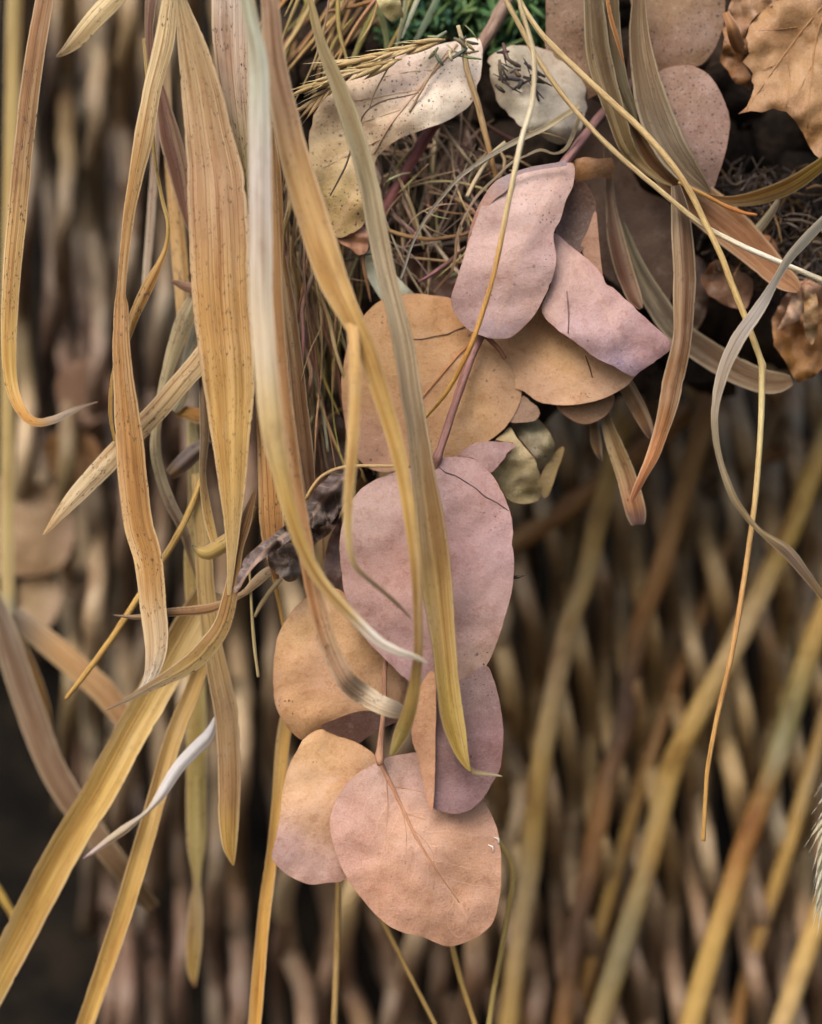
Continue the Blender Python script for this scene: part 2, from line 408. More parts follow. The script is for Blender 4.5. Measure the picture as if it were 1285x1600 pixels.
def mound(name, outline, d, amp, mat, sd, bow=0, grid=14, thick=.02):
    o, f = leaf(name, outline, [(0, 0, (60, 45, 35))], d=d, amp=amp, nsc=60, bow=bow, grid=grid, rag=4, sd=sd, thick=thick)
    o.data.materials.clear(); o.data.materials.append(mat)
    for k in ('label', 'category'):
        if k in o: del o[k]
    return o, f
soil, soil_f = mound('soil', [(430, -260), (700, -300), (1480, -300), (1500, 200), (1480, 430), (1300, 500), (1210, 560), (1080, 590), (900, 600), (700, 690), (560, 700), (480, 560), (455, 300)], 7.5, 1.6, M_SOIL, 801, grid=16)  # planter soil; its part above the frame is added to block sky light
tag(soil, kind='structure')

# ------------------------------------------------------------------ the woven willow screen
YEL, TAN, BRN, GRY, DRK = (188, 152, 84), (194, 164, 116), (154, 112, 66), (186, 162, 128), (92, 68, 50)
hurdle = empty('willow_hurdle', P(640, 1700, 15))
tag(hurdle, 'woven willow screen of upright and slanting brown rods behind the leaves', 'willow screen')
def withy(pts, r, cols, **kw):
    rows = [(x+5*n1(y*.006, x*.37), y, r*(1+.14*n1(y*.008, x)+.10*math.exp(-(((y+x*7) % 310-150)/10)**2)), d) for x, y, d in pts]
    V, F, C, U, W = tube(rows, cols, ns=12, rough=.03, step=14)
    return put('withy', V, F, M_WITHY, hurdle, cols=C, uv=U)
def wc(*c): return [(i/max(1, len(c)-1), v) for i, v in enumerate(c)]
rng = random.Random(4)
# slanting rods in front, right half
withy([(1020, 470, 15), (962, 700, 14), (935, 815, 13.5), (913, 905, 13), (889, 980, 13), (868, 1080, 13), (842, 1220, 13), (828, 1360, 13.5), (810, 1480, 14), (790, 1640, 14)], 16, wc(BRN, YEL, YEL, TAN, YEL, TAN, YEL))
withy([(1190, 420, 14), (1120, 590, 13), (1075, 740, 13), (1052, 821, 13), (1031, 887, 13), (1008, 957, 13.5), (990, 1045, 14), (972, 1143, 14), (945, 1237, 14), (919, 1377, 14), (898, 1465, 14), (876, 1640, 14)], 16, wc(BRN, BRN, (146, 108, 56), BRN, DRK, BRN, DRK, BRN))
withy([(1370, 480, 13), (1290, 680, 13), (1241, 821, 12.5), (1202, 898, 12.5), (1152, 996, 12.5), (1110, 1080, 12.5), (1073, 1150, 12.5), (1048, 1212, 13), (1014, 1342, 13), (980, 1447, 13), (945, 1570, 13), (920, 1650, 13)], 17.5, wc(YEL, YEL, (166, 134, 62), TAN, YEL, YEL, (138, 116, 66), YEL))
withy([(1400, 640, 13), (1330, 850, 13), (1276, 996, 13), (1238, 1097, 13), (1206, 1210, 12.5), (1169, 1307, 12.5), (1136, 1412, 12.5), (1101, 1517, 12.5), (1070, 1640, 12.5)], 17.5, wc(BRN, YEL, YEL, (126, 116, 70), (150, 104, 52), YEL, YEL))
withy([(1420, 1100, 13), (1340, 1290, 13), (1269, 1465, 13), (1227, 1587, 13), (1200, 1680, 13)], 17.5, wc(YEL, YEL, TAN))
withy([(1470, 560, 14), (1390, 800, 14), (1340, 960, 14), (1300, 1090, 14), (1262, 1220, 14), (1225, 1340, 14), (1190, 1450, 14.5), (1160, 1560, 15), (1140, 1660, 15)], 12, wc(BRN, (120, 92, 60), YEL, BRN))
withy([(1240, 560, 16), (1170, 760, 15.5), (1120, 900, 15.5), (1078, 1010, 15.5), (1020, 1180, 15.5), (975, 1320, 15.5), (930, 1480, 15.5), (890, 1640, 16)], 11, wc(BRN, (130, 100, 62), BRN, YEL, BRN))
withy([(1080, 640, 14), (960, 735, 14), (880, 800, 14), (800, 850, 14.5), (700, 905, 16)], 17, wc(BRN, BRN, (130, 100, 52)))
withy([(1420, 700, 17), (1280, 700, 16), (1190, 715, 16), (1100, 770, 17)], 14, wc(DRK, BRN, DRK))
# rods leaning the other way, weaving behind and before them
RC = [GRY, TAN, (176, 146, 112), GRY, TAN, (164, 140, 114)]
for k in range(16):
    x0, r, lean, c = 765+k*36.5+8*n1(k*3.3, 5), 14.5+2.5*n1(k*1.9, 8), 62, RC[k % 6]
    pts = []
    for i in range(30):
        y = 520 + i*41
        pts.append((x0-24+(lean+30*n1(k*1.7, 3))*(y-820)/700+9*n1(i*.25, k*2)+8*math.cos(y/310*2*math.pi+k*2.4), y, 16.6+2.6*math.sin(y/310*2*math.pi+k*2.4)))
    withy(pts, r, wc(c, GRY, c, TAN, c, (150, 122, 98), c))
for k, x0 in enumerate([700, 745, 800, 850, 900, 950, 1000, 1045, 1090, 1140, 1190, 1240, 1290]):
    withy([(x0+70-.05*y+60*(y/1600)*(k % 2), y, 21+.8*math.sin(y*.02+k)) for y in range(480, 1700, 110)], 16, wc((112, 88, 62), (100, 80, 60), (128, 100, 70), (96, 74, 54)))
# upright rods, left half and below the leaves
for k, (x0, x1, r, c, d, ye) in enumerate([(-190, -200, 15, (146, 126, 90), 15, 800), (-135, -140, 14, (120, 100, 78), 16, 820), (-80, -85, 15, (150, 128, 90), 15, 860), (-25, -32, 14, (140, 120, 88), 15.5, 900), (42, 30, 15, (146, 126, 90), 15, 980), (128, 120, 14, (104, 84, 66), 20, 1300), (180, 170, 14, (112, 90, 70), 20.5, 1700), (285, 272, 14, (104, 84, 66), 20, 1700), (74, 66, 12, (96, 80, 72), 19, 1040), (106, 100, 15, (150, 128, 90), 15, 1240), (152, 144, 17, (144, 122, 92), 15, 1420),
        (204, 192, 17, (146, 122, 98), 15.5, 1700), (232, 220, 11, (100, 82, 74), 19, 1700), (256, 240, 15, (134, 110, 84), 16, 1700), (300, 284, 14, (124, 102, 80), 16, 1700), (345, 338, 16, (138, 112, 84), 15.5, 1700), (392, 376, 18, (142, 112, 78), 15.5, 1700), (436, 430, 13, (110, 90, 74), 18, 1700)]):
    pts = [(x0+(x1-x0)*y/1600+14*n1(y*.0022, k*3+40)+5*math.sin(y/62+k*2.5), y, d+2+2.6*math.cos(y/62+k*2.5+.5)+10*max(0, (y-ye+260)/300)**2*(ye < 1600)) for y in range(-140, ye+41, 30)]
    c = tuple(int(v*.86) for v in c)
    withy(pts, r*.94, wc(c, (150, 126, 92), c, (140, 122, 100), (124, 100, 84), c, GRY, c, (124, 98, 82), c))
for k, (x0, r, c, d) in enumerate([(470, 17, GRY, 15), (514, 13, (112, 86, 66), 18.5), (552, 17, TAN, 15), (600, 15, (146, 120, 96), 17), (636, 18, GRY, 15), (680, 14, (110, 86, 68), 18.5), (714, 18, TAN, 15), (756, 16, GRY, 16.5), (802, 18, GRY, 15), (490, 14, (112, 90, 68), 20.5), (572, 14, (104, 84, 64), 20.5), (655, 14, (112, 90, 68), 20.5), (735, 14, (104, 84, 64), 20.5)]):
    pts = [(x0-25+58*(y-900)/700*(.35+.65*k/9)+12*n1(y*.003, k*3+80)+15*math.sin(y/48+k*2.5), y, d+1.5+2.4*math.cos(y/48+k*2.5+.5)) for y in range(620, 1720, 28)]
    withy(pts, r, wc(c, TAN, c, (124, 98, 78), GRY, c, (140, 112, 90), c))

# ------------------------------------------------------------------ eucalyptus branch: stem, round leaves
PINK, PINK2, MAUVE, TANL, TAN2, ROSE = (200, 162, 154), (210, 178, 172), (178, 142, 148), (208, 160, 108), (196, 146, 98), (192, 142, 112)
euc = empty('eucalyptus_branch', P(947, 173, 2.5))
tag(euc, 'hanging eucalyptus branch with round dried pink and tan leaves', 'eucalyptus branch')
STEMC = [(0, (140, 104, 100)), (.35, (150, 108, 104)), (.55, (158, 112, 102)), (1, (176, 130, 100))]
stalk('stem', None, [(1010, 110, 8, 3.4), (947, 173, 8, 2.6), (915, 212, 8, 2.0), (884, 252, 7.5, 1.2), (850, 300, 7, .9), (800, 400, 7, .9), (758, 505, 7, .75), (752, 520, 9.5, .75), (746, 536, 7, .7), (730, 575, 7, .6), (705, 650, 6.5, .45), (688, 702, 6.5, .15), (683, 716, 9, .1), (680, 730, 6, .2),
      (664, 790, 5.5, .5), (640, 880, 5, .6), (612, 980, 4.5, .55), (602, 1040, 4.2, .35), (601, 1096, 4, .2), (600, 1106, 5.6, .2), (599, 1116, 4, .15), (596, 1150, 4.6, -.2), (594, 1172, 6.6, -.4), (593, 1184, 8, -.55), (595, 1196, 5, -.62)], STEMC, parent=euc, rough=.08)
stalk('stem', None, [(752, 520, 4, .8), (775, 540, 4, 1.0), (790, 560, 3.5, 1.1)], [(0, (170, 120, 90))], parent=euc)
def el(outline, cols, label=None, **kw): return leaf('leaf', outline, cols, parent=euc, label=label, **kw)
L5 = el([(599, 468), (630, 460), (665, 460), (704, 466), (722, 490), (740, 522), (752, 535), (788, 563), (805, 586), (815, 607), (809, 638), (788, 670), (756, 694), (718, 712), (683, 719), (655, 724), (630, 730), (606, 738), (578, 732), (556, 710), (541, 673), (534, 610), (536, 575), (546, 533), (571, 491)],
        [(700, 480, (206, 150, 96)), (620, 560, (214, 162, 106)), (740, 640, (216, 166, 112)), (660, 640, (212, 158, 110)), (570, 700, (206, 154, 128)), (790, 620, (212, 164, 124)), (560, 560, (214, 162, 108))], 'tan round leaf behind the stem', d=1.2, ax=-.05, ay=.05, bow=.35, mid=[(742, 528), (690, 590), (600, 680)], fold=-.06, spk=.22, vein=.45, amp=.12)
on_leaf('crease', L5, [(640, 530, .5), (660, 530, .8), (682, 525, .7), (700, 522, 1.0), (717, 514, .9), (738, 507, .4)], (104, 76, 60))
on_leaf('midrib', L5, [(744, 528, 2.6), (715, 556, 2.2), (680, 598, 1.6), (640, 645, 1)], (206, 142, 90))
L6 = el([(738, 536), (752, 512), (790, 505), (840, 470), (885, 490), (930, 540), (965, 560), (1000, 572), (990, 590), (972, 608), (944, 622), (909, 631), (875, 633), (840, 627), (820, 613), (800, 606), (776, 590), (752, 562)],
        [(830, 520, (206, 154, 104)), (880, 560, (218, 168, 114)), (850, 610, (214, 166, 132)), (960, 600, (210, 166, 134))], 'tan leaf folded over by its pink half', d=1.25, ay=-.1, ax=-.3, bow=.15, spk=.25, vein=.4, mid=[(752, 530), (830, 560), (930, 610)], fold=.03)
on_leaf('crease', L6, [(915, 556, .9), (922, 575, 1.2), (926, 590, .8)], (110, 74, 50))
L4 = el([(866, 366), (895, 388), (927, 414), (954, 446), (999, 487), (1030, 515), (1046, 531), (1054, 541), (1044, 550), (1027, 563), (1003, 580), (988, 588), (961, 574), (927, 557), (892, 529), (864, 507), (848, 484), (858, 455), (866, 420)],
        [(890, 420, (190, 150, 142)), (950, 480, (190, 148, 144)), (1010, 540, (180, 136, 138)), (900, 520, (178, 142, 148)), (970, 575, (158, 134, 156)), (860, 480, (192, 152, 144))], 'pink half leaf folded to a point', d=.2, ax=.12, ay=-.35, bow=.35, spk=.12, vein=.3, amp=.22, curl=.1, mid=[(866, 366), (940, 470), (985, 580)], fold=0, rag=1.6)
on_leaf('crease', L4, [(886, 455, .8), (889, 490, 1.1), (888, 520, .9)], (130, 96, 100))
L3 = el([(798, 272), (833, 262), (868, 257), (896, 256), (896, 288), (885, 312), (876, 343), (865, 366), (869, 402), (865, 430), (852, 462), (833, 495), (805, 523), (788, 529), (763, 527), (735, 516), (714, 495), (705, 470), (714, 437), (725, 403), (738, 360), (755, 318), (775, 288)],
        [(760, 330, (176, 140, 134)), (830, 300, PINK2), (880, 290, PINK), (790, 400, PINK), (850, 400, (200, 164, 164)), (730, 460, (180, 142, 140)), (790, 490, (198, 160, 156)), (840, 470, (204, 162, 154)), (770, 520, (176, 148, 158))], 'pink leaf with a straw lying across it', d=-.2, ax=.12, ay=-.2, bow=.55, spk=.2, vein=.32, mid=[(884, 256), (810, 400), (775, 525)], fold=.12, amp=.16)
el([(798, 271), (833, 260), (869, 254), (884, 250), (887, 258), (850, 264), (815, 272), (801, 280), (790, 300), (770, 315), (738, 360), (728, 400), (731, 372), (738, 345), (752, 313), (772, 287)],
   [(830, 262, (160, 146, 158)), (750, 340, (176, 130, 116))], 'rolled grey edge of the pink leaf', d=.15, ax=0, bow=.1, vein=0, amp=.05, grid=5)
L7 = el([(679, 721), (700, 714), (735, 716), (756, 730), (774, 750), (791, 782), (800, 813), (802, 850), (803, 905), (792, 957), (768, 1024), (747, 1056), (719, 1072), (680, 1078), (645, 1068), (624, 1052), (596, 1024), (572, 998), (552, 965), (538, 922), (531, 870), (531, 840), (536, 815), (543, 792), (560, 768), (585, 750), (616, 738), (648, 729)],
        [(720, 760, (190, 148, 146)), (580, 800, (204, 166, 156)), (650, 880, (202, 152, 142)), (780, 860, (186, 146, 150)), (560, 930, (196, 150, 140)), (700, 980, (190, 146, 138)), (740, 1040, (196, 158, 140)), (640, 1040, (190, 146, 150)), (770, 950, (186, 146, 140)), (700, 880, (194, 146, 146))],
        'largest pink leaf, oval, in the middle of the branch', d=-.35, ax=.1, ay=-.1, bow=.45, spk=.2, vein=.35, mid=[(681, 722), (682, 850), (690, 1060)], fold=.05, amp=.16)
on_leaf('crease', L7, [(684, 728, .5), (696, 738, 1.0), (712, 743, .8), (728, 753, 1.1), (745, 764, .8), (758, 776, 1.1), (778, 786, .8), (795, 798, .5)], (108, 86, 92), lift=.02)
L8 = el([(481, 933), (509, 921), (532, 922), (555, 945), (590, 985), (625, 1020), (652, 1050), (648, 1085), (640, 1108), (622, 1127), (596, 1136), (575, 1145), (545, 1148), (518, 1142), (502, 1140), (478, 1157), (453, 1141), (433, 1108), (427, 1073), (430, 1017), (439, 982), (460, 951)],
        [(470, 980, (218, 168, 114)), (560, 1000, (216, 166, 114)), (500, 1060, (218, 164, 122)), (450, 1100, (216, 162, 114)), (620, 1090, (210, 162, 124)), (480, 1150, (208, 156, 108))], 'tan leaf left of the stem, partly behind the large pink leaf', d=.6, ax=.1, ay=.1, bow=.3, curl=.3, spk=.12, vein=.3, amp=.14, mid=[(604, 1150), (550, 1060), (480, 960)])
el([(502, 1135), (530, 1122), (560, 1112), (590, 1112), (622, 1124), (596, 1138), (575, 1150), (559, 1161), (533, 1152)], [(560, 1130, (120, 84, 76))], 'dark turned-under lower edge of the tan leaf', d=.75, ay=1.2, vein=.1, amp=.05, grid=6)  # underside coloured darker, the shade below the leaf is painted in
L9 = el([(477, 1153), (502, 1139), (533, 1150), (561, 1162), (588, 1184), (600, 1230), (595, 1290), (570, 1340), (538, 1375), (512, 1379), (488, 1382), (463, 1374), (439, 1358), (425, 1339), (430, 1315), (438, 1273), (441, 1238), (449, 1203), (463, 1175)],
        [(500, 1170, TANL), (470, 1220, TANL), (500, 1280, (204, 156, 120)), (450, 1330, (188, 150, 146)), (500, 1360, (190, 148, 138)), (545, 1220, (204, 150, 104))], 'tan leaf fading to mauve at its lower end', d=.35, ax=.15, ay=-.25, bow=.3, spk=.08, vein=.28, amp=.2, mid=[(590, 1186), (520, 1250), (460, 1350)])
L11 = el([(680, 1078), (720, 1062), (758, 1040), (770, 1058), (778, 1085), (784, 1115), (786, 1155), (782, 1199), (770, 1222), (754, 1248), (733, 1266), (708, 1272), (688, 1267), (676, 1262), (668, 1225), (668, 1150)],
         [(740, 1080, (136, 104, 100)), (720, 1160, (146, 108, 108)), (770, 1160, (148, 108, 112)), (720, 1240, (150, 112, 116))], 'dark mauve leaf under the large pink leaf', d=-.75, ax=.35, ay=-.15, bow=.25, spk=.25, vein=.3, amp=.14)
el([(656, 1075), (668, 1055), (679, 1050), (682, 1105), (681, 1150), (680, 1213), (678, 1250), (675, 1268), (668, 1250), (659, 1213), (651, 1176), (643, 1150), (650, 1110)], [(665, 1100, (206, 152, 112)), (665, 1180, (206, 150, 112)), (675, 1240, (196, 140, 108))], 'narrow tan strip folded forward from the dark mauve leaf', d=-1.0, ax=-1.1, spk=.02, vein=.2, amp=.08, grid=6)
L10 = el([(593, 1189), (607, 1182), (631, 1178), (652, 1176), (685, 1186), (715, 1203), (740, 1228), (756, 1250), (770, 1276), (780, 1308), (783, 1360), (780, 1409), (768, 1444), (743, 1466), (715, 1477), (694, 1478), (663, 1465), (624, 1455), (596, 1436), (572, 1411), (551, 1385), (533, 1353), (521, 1315), (516, 1283), (523, 1255), (537, 1231), (558, 1210), (578, 1198)],
         [(600, 1210, (200, 160, 146)), (545, 1270, (190, 142, 128)), (640, 1300, (208, 158, 130)), (720, 1300, (200, 148, 118)), (600, 1380, (202, 148, 122)), (740, 1400, (202, 148, 114)), (690, 1450, (196, 144, 116)), (540, 1330, (192, 144, 130)), (660, 1220, (204, 158, 146))],
         'lowest and frontmost leaf, rosy tan with a clear midrib', d=-.5, ax=.1, ay=-.12, bow=.4, spk=.06, vein=.85, mid=[(593, 1190), (617, 1240), (650, 1310), (690, 1370), (725, 1425)], fold=.05, amp=.18)
on_leaf('midrib', L10, [(594, 1190, 5), (604, 1212, 4), (618, 1240, 3.4), (650, 1308, 2.6), (690, 1370, 1.6), (718, 1410, .7)], (206, 152, 118), lift=.01)
for pts in ([(604, 1212, 1.4), (606, 1260, 1.2), (602, 1330, .6)], [(618, 1240, 1.2), (634, 1290, 1), (634, 1350, .5)], [(640, 1290, 1.2), (675, 1330, 1), (678, 1390, .6)], [(612, 1228, 1.1), (650, 1235, 1), (690, 1245, .6)], [(632, 1270, 1), (690, 1290, .8), (730, 1310, .5)]):
    on_leaf('vein', L10, pts, (210, 160, 128), lift=.0)
for x, y in ((776, 1313), (767, 1325)):
    on_leaf('torn_fleck', L10, [(x-4, y-5, .8), (x+3, y-2, 1.8), (x+4, y+6, 1.2)], (250, 236, 224), lift=.03)
# small leaves tucked in beside it
el([(718, 712), (730, 700), (745, 692), (770, 689), (806, 694), (795, 707), (782, 724), (767, 739), (752, 728), (738, 716)], [(750, 700, (170, 128, 122)), (780, 710, (140, 102, 104))], 'small folded dusky pink leaf', d=.7, ay=-.5, vein=.2, amp=.08, grid=6)
el([(774, 688), (786, 676), (797, 667), (809, 687), (833, 715), (844, 750), (842, 778), (816, 787), (793, 780), (772, 752), (766, 740), (785, 722), (804, 696)], [(800, 700, (182, 162, 122)), (815, 770, (160, 142, 98)), (780, 750, (150, 134, 92))], 'small pale olive leaf', d=1.0, bow=.9, spk=.1, vein=.6, amp=.35, nsc=35, curl=-.2, rag=2, grid=6)
el([(798, 660), (820, 652), (840, 656), (858, 673), (868, 698), (861, 722), (846, 742), (836, 716), (812, 686)], [(830, 690, (130, 122, 94)), (855, 700, (140, 126, 88))], 'small grey green leaf behind the pale olive one', d=1.7, bow=.9, spk=.3, vein=.5, amp=.4, nsc=30, rag=2, grid=6)
el([(812, 620), (825, 622), (842, 640), (840, 655), (812, 660), (797, 655)], [(820, 645, (160, 126, 104))], 'small tan leaf tip', d=1.5, vein=.2, grid=6)
el([(846, 742), (868, 706), (882, 700), (870, 740), (856, 776), (846, 772)], [(862, 730, (150, 124, 74))], 'small yellow brown leaf', d=2.2, vein=.3, grid=6)
el([(870, 634), (912, 634), (958, 616), (955, 640), (937, 656), (913, 663), (890, 654)], [(910, 640, (150, 110, 78))], 'small speckled brown leaf below the folded one', d=1.7, spk=.5, vein=.3, grid=7)
stalk('petiole', None, [(803, 902, 3, .5), (812, 901, 2.4, .4), (822, 897, 1.4, .3)], [(0, (80, 66, 54))], parent=euc)

# ------------------------------------------------------------------ second stem with the greyish leaves at the top
br2 = empty('leafy_branch', P(795, -30, 2.4))
tag(br2, 'branch at the top with pale grey speckled leaves and a reddish stem', 'branch')
stalk('stem', None, [(830, -60, 11, 3.0), (795, -5, 11, 2.6), (770, 42, 11, 2.6), (735, 100, 10, 2.6), (700, 155, 10, 2.6), (672, 205, 9.5, 2.5), (638, 262, 9, 2.4), (602, 326, 9, 2.3), (575, 368, 9, 2.1), (553, 388, 7, 1.9)], [(0, (140, 118, 98)), (.25, (150, 124, 108)), (.5, (134, 80, 80)), (.85, (146, 86, 82)), (1, (176, 112, 82))], parent=br2, rough=.1)
L1 = leaf('leaf', [(704, 66), (722, 62), (744, 60), (752, 66), (754, 90), (752, 118), (746, 134), (742, 154), (722, 174), (693, 191), (665, 201), (630, 214), (602, 233), (586, 254), (582, 290), (574, 340), (553, 362), (525, 369), (504, 332), (490, 280), (483, 231), (486, 196), (500, 161), (525, 140), (560, 112), (595, 91), (637, 79), (679, 72)],
          [(700, 110, (222, 206, 194)), (640, 130, (212, 184, 168)), (680, 170, (230, 216, 198)), (560, 170, (212, 182, 152)), (520, 230, (214, 182, 130)), (540, 310, (216, 184, 120)), (520, 350, (212, 176, 112)), (610, 210, (222, 198, 166))],
          d=1.0, ax=-.1, ay=-.1, bow=.3, mid=[(716, 68), (660, 130), (600, 200), (530, 355)], fold=-.1, curl=.15, rag=1.8, spk=.5, vein=.9, parent=br2, label='long pale leaf, grey pink above and yellow below', amp=.4)
on_leaf('midrib', L1, [(714, 70, 2.6), (690, 98, 2.4), (655, 140, 2), (610, 195, 1.6), (585, 240, 1.2)], (204, 170, 140), lift=.02)
for pts in ([(655, 140, 1.2), (600, 150, 1), (552, 158, .7)], [(680, 110, 1), (640, 112, .9), (600, 120, .6)], [(630, 170, 1), (570, 190, .9), (520, 205, .6)], [(600, 215, 1), (550, 240, .8), (505, 262, .5)]):
    on_leaf('vein', L1, pts, (214, 184, 150), lift=.01)
L2 = leaf('leaf', [(762, 92), (788, 74), (823, 72), (860, 80), (900, 110), (915, 160), (912, 195), (899, 212), (875, 223), (850, 212), (816, 197), (791, 172), (775, 140)],
          [(790, 110, (190, 178, 156)), (840, 180, (206, 196, 178)), (890, 180, (196, 190, 176)), (850, 110, (176, 160, 140))], d=1.5, ax=.1, ay=-.3, bow=.3, spk=.2, vein=.6, parent=br2, label='pale grey leaf with debris on it', amp=.45, rag=3.5, curl=.3)
leaf('leaf', [(575, 392), (588, 388), (600, 410), (620, 432), (655, 468), (640, 474), (604, 474), (596, 468), (578, 440), (568, 418)], [(600, 430, (206, 208, 186)), (585, 400, (204, 198, 160))], d=2.0, bow=.15, spk=.1, vein=.2, parent=br2, label='small pale green-white leaf', amp=.1, grid=7)
leaf('leaf', [(524, 362), (548, 364), (566, 352), (576, 366), (574, 392), (560, 398), (548, 388), (530, 378)], [(555, 375, (186, 128, 94))], d=1.4, vein=.1, parent=br2, label='brown shrivelled leaf base', amp=.2, nsc=18, grid=5)

# ------------------------------------------------------------------ round brown leaves at upper right
RB = (132, 98, 74)  # brown leaves, with the overhead shade put into their colours
br3 = empty('leafy_branch', P(960, -40, 3))
tag(br3, 'branch at upper right with round speckled brown leaves', 'branch')
def bl(outline, cols, label, **kw): return leaf('leaf', outline, cols, parent=br3, label=label, **kw)
stalk('stem', None, [(1010, -60, 8, 4), (1000, 20, 8, 4), (985, 120, 7, 4), (960, 230, 6, 4), (930, 330, 5, 4)], [(0, (110, 80, 62))], parent=br3)
bl([(858, -60), (900, -80), (945, -60), (960, 20), (958, 90), (940, 138), (923, 152), (899, 159), (878, 145), (861, 118), (852, 76), (854, 40)], [(880, 30, RB), (900, 110, (140, 104, 78)), (940, 60, (118, 88, 66))], 'round brown leaf left of the olive narrow leaves', d=2.2, ax=-.1, bow=.25, spk=.6, vein=.4)
bl([(990, -60), (1060, -90), (1125, -50), (1133, 10), (1129, 45), (1117, 76), (1096, 100), (1062, 109), (1027, 113), (1004, 80), (988, 20)], [(1060, 20, (134, 98, 64)), (1110, 50, (128, 96, 72)), (1020, 80, (130, 90, 62))], 'large round brown leaf at the top edge', d=2.3, ay=-.3, bow=.3, spk=.6, vein=.5)
bl([(1027, 114), (1055, 103), (1082, 103), (1110, 119), (1131, 156), (1140, 190), (1136, 229), (1124, 270), (1110, 301), (1085, 285), (1050, 240), (1020, 180), (1012, 140)], [(1070, 140, (146, 110, 92)), (1110, 200, (154, 118, 106)), (1080, 250, (142, 112, 104))], 'round pinkish brown leaf dotted with black', d=1.7, ax=.1, bow=.3, spk=.7, vein=.25)
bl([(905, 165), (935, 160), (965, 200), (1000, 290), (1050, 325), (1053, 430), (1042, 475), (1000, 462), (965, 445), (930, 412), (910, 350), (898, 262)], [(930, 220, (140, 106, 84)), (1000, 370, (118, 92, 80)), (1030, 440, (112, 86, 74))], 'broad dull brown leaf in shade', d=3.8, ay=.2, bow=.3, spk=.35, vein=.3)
bl([(885, 300), (905, 282), (913, 284), (930, 312), (928, 342), (912, 388), (900, 395), (876, 372), (868, 360), (880, 330)], [(900, 330, (96, 66, 56))], 'dark brown leaf between the pink leaf and its neighbour', d=1.5, ay=-.2, bow=-.3, vein=.1, grid=7)
bl([(930, 330), (934, 350), (938, 400), (941, 432), (925, 414), (908, 388), (918, 362)], [(925, 390, (170, 124, 100))], 'narrow rosy edge of the dark leaf', d=1.2, vein=.1, grid=6)
bl([(893, 250), (912, 246), (934, 249), (957, 246), (962, 262), (955, 280), (936, 276), (918, 282), (892, 280)], [(905, 262, (176, 122, 74)), (945, 265, (136, 96, 64))], 'small orange brown leaf stub', d=1.5, ay=.5, ax=.5, bow=.3, vein=.4, grid=5, sharp=True, rag=1.5)

# ------------------------------------------------------------------ maple leaf and crumpled brown leaves
mp = empty('maple_leaf', P(1290, -20, 1.5)); tag(mp, 'dry brown maple leaf with pointed lobes in the top corner', 'maple leaf')
ML = leaf('blade', [(1172, 40), (1200, 10), (1238, -10), (1260, -60), (1330, -80), (1370, 40), (1380, 160), (1340, 230), (1300, 270), (1286, 250), (1273, 240), (1262, 222), (1255, 206), (1240, 186), (1229, 176), (1207, 171), (1190, 176), (1172, 174), (1154, 178), (1168, 166), (1174, 152), (1177, 139), (1174, 128), (1176, 115), (1166, 104), (1159, 97), (1170, 84), (1166, 60)],
          [(1200, 60, (176, 132, 88)), (1250, 30, (164, 120, 76)), (1180, 140, (168, 124, 80)), (1260, 120, (178, 136, 92)), (1280, 220, (166, 118, 66)), (1230, 170, (166, 122, 82))], d=1.4, ax=.2, ay=-.3, bow=.2, spk=.1, vein=.5, amp=.55, nsc=55, parent=mp, sharp=True, rag=1.6, curl=.2)
for pts in ([(1330, -40, 3), (1285, 30, 2.6), (1270, 100, 2.2), (1262, 200, 1)], [(1310, -20, 3), (1260, 40, 2.4), (1215, 100, 2), (1166, 172, .8)], [(1230, 84, 1.4), (1235, 130, 1.2), (1228, 168, .7)], [(1270, 100, 1.4), (1250, 140, 1.2), (1240, 180, .7)], [(1260, 40, 1.6), (1225, 45, 1.3), (1185, 48, .8)], [(1285, 30, 1.4), (1300, 120, 1.3), (1290, 220, .8)], [(1215, 100, 1.2), (1190, 110, 1), (1174, 122, .6)]):
    on_leaf('vein', ML, [(x, y, r_*.6) for x, y, r_ in pts], (184, 140, 92), lift=.015)
leaf('curled_lobe', [(1131, 35), (1140, 5), (1158, -30), (1235, -60), (1240, -8), (1212, 6), (1184, 22), (1166, 48), (1172, 70), (1164, 98), (1174, 118), (1172, 140), (1150, 130), (1138, 112), (1124, 98), (1130, 70)], [(1150, 20, (150, 108, 74)), (1140, 90, (150, 100, 56)), (1200, -10, (172, 134, 98))], d=1.9, ax=-.5, bow=.2, amp=.75, nsc=26, spk=.05, vein=.4, parent=mp, sharp=True, rag=2)
V, F, C, U, W = ribbon([(1134, 20, 10, .9), (1143, 40, 16, .6), (1150, 62, 20, .9), (1160, 78, 18, 1.4), (1170, 62, 14, 1.8), (1163, 40, 10, 2.1)], [(0, (176, 132, 90)), (1, (120, 80, 50))], fold=.6)
put('curled_edge', V, F, M_BLADE, mp, thick=.0004, cols=C, uv=U, floats={'wear': [.4]*len(V)})
CR = 'crumpled brown leaves at the right edge'
leaf('crumpled_leaf', [(1207, 500), (1222, 470), (1245, 442), (1268, 440), (1300, 455), (1300, 560), (1270, 590), (1245, 596), (1226, 560), (1212, 540)], [(1230, 480, (170, 126, 96)), (1260, 520, (160, 104, 48)), (1240, 570, (150, 100, 40))], d=2.6, amp=1.0, nsc=38, vein=.6, spk=.1, label='crumpled orange brown leaf at the right edge below the pale straw', cat='dry leaf', group=CR, sharp=True, rag=2)
leaf('crumpled_leaf', [(1228, 490), (1240, 458), (1262, 432), (1258, 470), (1250, 500), (1215, 515)], [(1240, 480, (186, 150, 124))], d=2.1, amp=.5, nsc=25, vein=.4, label='pinkish torn flap on top of the crumpled orange leaf', cat='dry leaf', group=CR, sharp=True, rag=1.5, grid=6)
